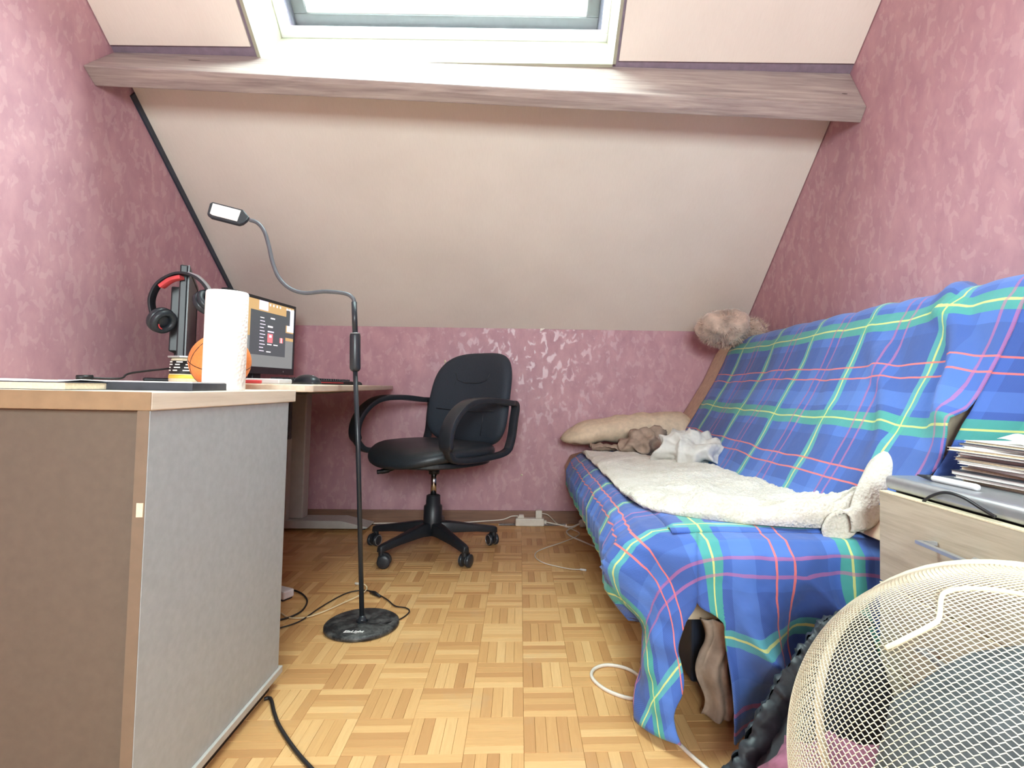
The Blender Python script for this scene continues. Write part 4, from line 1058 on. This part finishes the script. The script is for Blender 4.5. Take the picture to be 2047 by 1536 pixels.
# stack of papers and magazines
zz = 0.588; ST = (0.955, 0.885)
kinds = [('magazine', 0.0075, 'grey_cover'), ('magazine', 0.006, 'white_paper'), ('magazine', 0.008, 'dark_cover'), ('paper_bundle', 0.006, 'white_paper'), ('magazine', 0.007, 'grey_cover'), ('paper_bundle', 0.005, 'white_paper'),
         ('magazine', 0.006, 'grey_cover'), ('paper_bundle', 0.007, 'white_paper'), ('magazine', 0.005, 'dark_cover'), ('paper_bundle', 0.006, 'white_paper'), ('paper_bundle', 0.004, 'white_paper'), ('magazine', 0.004, 'dark_cover'), ('paper_bundle', 0.005, 'white_paper')]
rs = random.Random(11)
order = ['lowest', 'second', 'third', 'fourth', 'fifth', 'sixth', 'seventh', 'eighth', 'ninth', 'tenth', 'eleventh', 'twelfth', 'topmost']
for i, (nm, th, mm) in enumerate(kinds):
    L_, W_ = (0.20+rs.uniform(-0.012, 0.012), 0.285+rs.uniform(-0.01, 0.008))
    ox, oy = rs.uniform(-0.012, 0.012), rs.uniform(-0.012, 0.012); rz = rs.uniform(-0.10, 0.10)
    colr = {'grey_cover': 'grey', 'white_paper': 'white', 'dark_cover': 'dark'}[mm]
    what = 'magazine' if nm == 'magazine' else 'bundle of sheets'
    tt = thing(nm, '%s %s, %s from the bottom of the drawer unit stack' % (colr, what, order[i]) if 0 < i < 12 else '%s %s, %s of the drawer unit stack' % (colr, what, order[i]), 'magazine' if nm == 'magazine' else 'papers', (ST[0]+ox, ST[1]+oy, zz), rz, 'paper stack on the drawer unit')
    q = MB(); q.box((-L_/2, -W_/2, 0.0003), (L_/2, W_/2, th-0.0004)); q.build('pages', 'white_paper' if i % 3 else 'page_edge', tt)
    for a_, b_ in ((0, 0.0006), (th-0.0007, th)):
        q = MB(); q.box((-L_/2-0.002, -W_/2-0.002, a_), (L_/2+0.002, W_/2+0.002, b_)); q.build('cover', mm, tt)
    zz += th+0.0002
# curled sheet and tape dispenser on top
b = MB(); b.grid(lambda a, c: Vector((ST[0]-0.045+0.06*(a-0.5)+0.0*c, lerp(0.965, 0.90, c), zz+0.0008+0.020*max(0, sin(pi*(c*0.62+0.38)))**1.2*(1-0.45*abs(a-0.5)*2)-0.001)), 10, 14)
tag(b.build('curled_sheet', 'white_paper', smooth=True, solid=0.0008), 'curled white sheet on top of the paper stack', 'paper')
o = obox('white_carton', (ST[0]-0.07, ST[1]-0.115, zz), (ST[0]+0.07, ST[1]-0.01, zz+0.022), 'white_pvc', 'flat white carton on top of the paper stack', 'carton', 0.003)
pen = thing('marker_pen', 'white marker pen with dark cap on the drawer unit top', 'pen', (DX0+0.055, 1.02, 0.588+0.006), radians(-88))
b = MB(); b.lathe([(0.0055, 0.0), (0.006, 0.004), (0.006, 0.095), (0.005, 0.1)], 14, Matrix.Rotation(radians(90), 4, 'Y')); b.build('barrel', 'white_pvc', pen, smooth=True)
b = MB(); b.lathe([(0.0015, -0.04), (0.005, -0.012), (0.0058, 0.0)], 14, Matrix.Rotation(radians(90), 4, 'Y')); b.build('cap', 'dark_cover', pen, smooth=True)

# ================================================================== mesh basket, tipped with its base towards the room
ctr = CAM + ray(2082, 1592)*0.64
nax = (ray(2082, 1592).normalized() + Vector((0.16, -0.05, 0.34))).normalized()    # out of the mouth, away from the camera
e1 = Vector((nax.y, -nax.x, 0)).normalized(); e2 = e1.cross(nax).normalized()
if e2.z < 0: e2 = -e2
RB_, DB_ = 0.256, 0.24
bas = thing('mesh_basket', 'cream expanded-metal basket with round rim tipped against the drawer unit', 'basket', ctr)
def bowl(u, v):
    """flat lattice coords (metres of arc) -> point on the bowl; pole faces the camera"""
    r_ = hypot(u, v); A = min(r_/RTOT, 1.0)
    # superellipse profile from pole to rim
    t_ = A*pi/2; ex = 0.72
    rr_ = RB_*sin(t_)**ex if t_ > 0 else 0; dd = DB_*cos(t_)**ex
    rr_ = RB_*(sin(t_)**0.86); dd = DB_*(max(0, cos(t_))**0.62)
    if r_ < 1e-9: return -nax*dd
    return (e1*(u/r_)+e2*(v/r_))*rr_ - nax*dd
RTOT = 0.40
CW, CH_ = 0.0088, 0.0045
q = MB(); wr = 0.00075
nrow = int(RTOT/CH_)+1; ncol = int(RTOT/CW*2)+2
def node(i, j, e):
    """strand i, half-cell j: strands wave between neighbours"""
    y = i*CH_ + (0.36*CH_ if (j+e) % 2 else -0.36*CH_); return (j*CW/2, y)
for i in range(-nrow, nrow+1):
    pts = []
    for j in range(-ncol, ncol+1):
        u, v = node(i, j, i % 2)
        u2, v2 = u*cos(0.10)-v*sin(0.10), u*sin(0.10)+v*cos(0.10)
        if hypot(u2, v2) <= RTOT: pts.append(bowl(u2, v2))
        else:
            if len(pts) > 1: q.tube(pts, wr, 3)
            pts = []
    if len(pts) > 1: q.tube(pts, wr, 3)
mo = q.build('mesh_wire', 'cream_metal', bas); mo['kind'] = 'stuff'
q = MB(); q.tube([(e1*cos(2*pi*k/64)+e2*sin(2*pi*k/64))*RB_ for k in range(64)], 0.0065, 10, closed=True); q.build('rim', 'cream_metal', bas, smooth=True)
hp = []
for x, y, d in ((1770, 1296, 0.60), (1800, 1282, 0.595), (1862, 1250, 0.585), (1877, 1236, 0.585), (1881, 1200, 0.59), (1888, 1186, 0.592), (1910, 1179, 0.594), (1960, 1178, 0.596), (2047, 1190, 0.60), (2120, 1215, 0.61)):
    v = ray(x, y); w_ = CAM.copy()
    # land on the bowl skin: march along the ray to the outside of the bowl
    best = None
    for k in range(400):
        p = w_ + v*(0.25+k*0.002) - ctr
        dd = -p.dot(nax); rad = (p+nax*dd).length
        if dd > 0 and rad < RB_:
            tt_ = (rad/RB_)**(1/0.86); tt_ = math.asin(min(1, tt_)); sd_ = DB_*cos(tt_)**0.62
            if dd < sd_: best = p - v.normalized()*0.004; break
    hp.append(best if best else (w_+v*d-ctr))
q = MB(); q.tube(spline(hp, 5), 0.0028, 8); q.build('wire_handle', 'cream_metal', bas, smooth=True)

plain('slate_cloth', (84, 92, 96), 0.85, var=0.12, scale=30, bump=0.15)
_lp = ctr - nax*0.03 + e1*0.02 + e2*0.005
tag(blob('slate_laundry', 'slate_cloth', _lp, (0.185, 0.13, 0.175), 0.02, 8, 4.2, rz=0.0, sub=5, ridged=True), 'slate grey laundry bundled inside the mesh basket', 'laundry')

# ================================================================== bag on the floor in front of the sofa end
bag = thing('black_bag', 'black quilted bag with studded edge leaning against the draped sofa end', 'bag', (0.56, 1.0, 0))
b = MB()
bpth = spline([(0.355, 0.955, 0.028), (0.42, 0.985, 0.09), (0.50, 1.02, 0.175), (0.575, 1.045, 0.25), (0.635, 1.06, 0.30), (0.68, 1.05, 0.32)], 14)
def rf(a, c):
    i = a*(len(bpth)-1); k = int(min(i, len(bpth)-2)); p = bpth[k].lerp(bpth[k+1], i-k)
    d = Vector((0.62, 0.05, -0.62)); an = c*2*pi
    side = Vector((-0.70, -0.1, 0.62)).normalized(); out_ = Vector((0.1, -1, -0.1)).normalized()
    rip = 0.0022*abs(sin(a*70+fbm(a*9, 0.5, 0.2)*8))+0.009*fbm(a*24, c*5, 1)
    wq = 0.034+0.012*sin(a*pi)
    return p + side*((wq*0.6+rip)*cos(an)) + out_*((0.018+rip)*sin(an)) - Vector((0.56, 1.0, 0))
b.grid(rf, 120, 20); b.build('ruffled_edge', 'quilt_black', bag, smooth=True)
b = MB()
def bd(a, c):
    i = a*(len(bpth)-1); k = int(min(i, len(bpth)-2)); p = bpth[k].lerp(bpth[k+1], i-k)
    e = Vector((lerp(0.40, 0.70, a), 0.92+0.05*a, 0.010))
    m_ = p.lerp(e, c) + Vector((0, -0.05*sin(pi*c), 0.0))
    m_.z = max(0.008, m_.z + 0.006*fbm(m_.x*20, m_.z*20, 4)); return m_ - Vector((0.56, 1.0, 0))
b.grid(bd, 40, 24); b.build('body', 'quilt_black', bag, smooth=True, solid=0.004)
for k in range(9):
    i = (0.10+k*0.085)*(len(bpth)-1); p = bpth[int(i)]+Vector((0.028, -0.024, -0.030))-Vector((0.56, 1.0, 0))
    bm = MB(); bm.lathe([(0.0035, 0), (0.003, 0.0015), (0.0, 0.0022)], 10, Matrix.Translation(p) @ Matrix.Rotation(radians(90), 4, 'X'), cap=False); bm.build('stud', 'silver', bag, smooth=True)
tag(blob('mauve_scarf', 'mauve_cloth', (0.515, 0.875, 0.085), (0.125, 0.075, 0.085), 0.05, 10, 2.6, rz=0.3, power=2.2, flat=-0.078, ridged=True), 'crumpled mauve scarf on the floor beside the black bag', 'scarf')

# ================================================================== cables and sockets
def cable(name, label, pts, r_, m, cat='cable', n=8):
    t = thing(name, label, cat, (0, 0, 0)); q = MB(); q.tube(spline(pts, n), r_, 8); q.build('wire', m, t, smooth=True); return t
def fl(x, y, z=0.004): p = at(x, y, 2, z); return p
# thick white cable looping on the parquet by the sofa
cable('white_cable', 'thick white cable looped on the parquet beside the throw', [fl(1345, 1392), fl(1310, 1400), fl(1260, 1397), fl(1212, 1380), fl(1184, 1356), fl(1188, 1338), fl(1215, 1330), fl(1255, 1338), fl(1285, 1360), fl(1302, 1392, 0.012), fl(1312, 1420), fl(1335, 1462), fl(1370, 1500), fl(1408, 1534), fl(1440, 1560)], 0.0045, 'cable_white')
# black cable from under the cabinet
cable('black_floor_cable', 'black cable running out from under the cabinet desk', [fl(528, 1398), fl(541, 1398), fl(548, 1425), fl(560, 1455), fl(590, 1500), fl(625, 1540), fl(650, 1565)], 0.0042, 'cable_black')
# lamp cord with inline switch
lc = cable('lamp_cord', 'thin dark lamp cord with inline switch around the lamp base', [fl(560, 1256), fl(600, 1242), fl(640, 1215), fl(680, 1192), fl(705, 1183), fl(735, 1181), fl(758, 1190), fl(775, 1200), fl(790, 1212), fl(812, 1216), fl(818, 1224), fl(800, 1238), fl(770, 1246, 0.020), fl(745, 1247, 0.020), fl(722, 1243, 0.0215)], 0.0022, 'cable_black')
b = MB(); b.tube([fl(740, 1183, 0.007), fl(748, 1186, 0.007), fl(760, 1193, 0.007)], [0.004, 0.0075, 0.004], 10); b.build('inline_switch', 'cable_black', lc, smooth=True)
wc = cable('beige_cord', 'beige cord lying on the parquet behind the lamp base', [fl(562, 1226), fl(578, 1235), fl(610, 1235), fl(650, 1222), fl(690, 1204), fl(720, 1190, 0.010), fl(733, 1178, 0.012), fl(730, 1170, 0.02), fl(722, 1168, 0.026)], 0.0022, 'cable_cream')
b = MB(); b.tube([fl(724, 1168, 0.026), fl(710, 1167, 0.026)], 0.0045, 10); b.build('plug_tip', 'cable_white', wc, smooth=True)
# cables and adaptor beyond the cabinet
cable('black_loop_cable', 'black cable loop on the parquet beyond the cabinet desk', [fl(556, 1178), fl(585, 1180), fl(604, 1188), fl(614, 1202), fl(605, 1220), fl(585, 1232), fl(558, 1240)], 0.003, 'cable_black')
pa = at(572, 1200, 2, 0.0)
ad = thing('white_adaptor', 'white power adaptor tipped on the parquet beyond the cabinet desk', 'adaptor', (pa.x-0.03, pa.y+0.02, 0.0), radians(-28))
b = MB(); b.box((-0.045, -0.022, 0.006), (0.045, 0.022, 0.034)); b.build('body', 'white_pvc', ad, bevel=0.005)
b = MB(); b.box((-0.042, -0.020, 0.0), (0.038, 0.020, 0.006)); b.build('underside', 'dark_cover', ad, bevel=0.001)
# power strip by the knee wall
s0, s1 = at(1030, 1053, 2, 0.0), at(1088, 1053, 2, 0.0)
pst = thing('power_strip', 'white power strip with a plugged adaptor by the knee wall', 'power strip', ((s0.x+s1.x)/2, s0.y+0.02, 0))
b = MB(); b.box((-0.078, -0.02, 0.0), (0.078, 0.02, 0.042)); b.build('body', 'cable_white', pst, bevel=0.006)
b = MB(); b.box((0.030, -0.018, 0.042), (0.066, 0.018, 0.085)); b.build('plug_adaptor', 'cable_white', pst, bevel=0.004)
b = MB(); b.prism([(-0.07, 0.042), (-0.03, 0.042), (-0.034, 0.06), (-0.06, 0.06)], -0.014, 0.014, Matrix(((1, 0, 0, 0), (0, 0, 1, 0), (0, 1, 0, 0), (0, 0, 0, 1)))); b.build('plug', 'cable_white', pst, bevel=0.003)
b = MB(); b.box((0.078, -0.01, 0.012), (0.092, 0.01, 0.03)); b.build('strain_relief', 'cable_white', pst, bevel=0.003)
px0, py0 = pst.location.x, pst.location.y
cable('wall_cable', 'white cable along the baseboard to the power strip', [at(720, 1047, 1, 3.02), at(800, 1046, 1, 3.03), at(900, 1046, 1, 3.035), at(970, 1042, 1, 3.035), (px0-0.15, 3.03, 0.030), (px0-0.10, 3.03, 0.048), (px0-0.065, py0, 0.052)], 0.0035, 'cable_white')
so = at(1165, 1043, 1, 3.0)
sk = thing('cable_socket', 'grey-white trailing socket on the floor by the sofa corner', 'socket', (so.x, 2.99, 0.0), radians(15))
b = MB(); b.lathe([(0.016, -0.02), (0.021, -0.012), (0.022, 0.018), (0.019, 0.022)], 20, Matrix.Translation((0, 0, 0.0225)) @ Matrix.Rotation(radians(90), 4, 'Y')); b.build('body', 'cable_white', sk, smooth=True)
cable('strip_cable', 'white cable from the power strip to the trailing socket', [(px0+0.088, py0, 0.02), (px0+0.14, py0, 0.010), (px0+0.22, 2.98, 0.006), (so.x-0.03, 2.985, 0.018), (so.x-0.01, 2.99, 0.022)], 0.0038, 'cable_white')
cable('sofa_cable', 'white cable running from the trailing socket under the sofa', [(so.x-0.018, 2.985, 0.022), (so.x-0.05, 2.97, 0.008), fl(1133, 1062), fl(1140, 1072), fl(1165, 1083), fl(1195, 1096), fl(1222, 1107), fl(1250, 1118)], 0.004, 'cable_white')
uc = cable('charging_cable', 'thin white charging cable curled on the parquet near the sofa', [(px0+0.066, py0, 0.066), (px0+0.10, py0-0.01, 0.060), fl(1115, 1048), fl(1140, 1057), fl(1158, 1066), fl(1150, 1074), fl(1120, 1086), fl(1090, 1096), fl(1073, 1104), fl(1070, 1114), fl(1085, 1125), fl(1110, 1132), fl(1140, 1138), fl(1160, 1139)], 0.0022, 'cable_white')
b = MB(); b.tube([fl(1160, 1139), fl(1172, 1140.5)], 0.0045, 8); b.build('connector', 'white_pvc', uc, smooth=True)
# nail and hook left in the knee wall
for nm, x, y, lab in (('wall_nail', 1043, 950, 'small nail head in the knee wall beside the sofa'), ('wall_hook', 890, 723, 'tiny pale hook on the knee wall above the office chair')):
    p = at(x, y, 1, YB-0.001); t = thing(nm, lab, 'nail' if nm == 'wall_nail' else 'hook', p)
    b = MB(); b.lathe([(0.006, 0), (0.005, 0.004), (0.0, 0.006)], 12, Matrix.Rotation(radians(90), 4, 'X'), cap=False); b.build('head', 'page_edge', t, smooth=True)
    if nm == 'wall_hook': q = MB(); q.tube([(0, -0.004, 0.008), (0, -0.010, 0.0), (0, -0.004, -0.010)], 0.003, 6); q.build('hook_arm', 'page_edge', t)
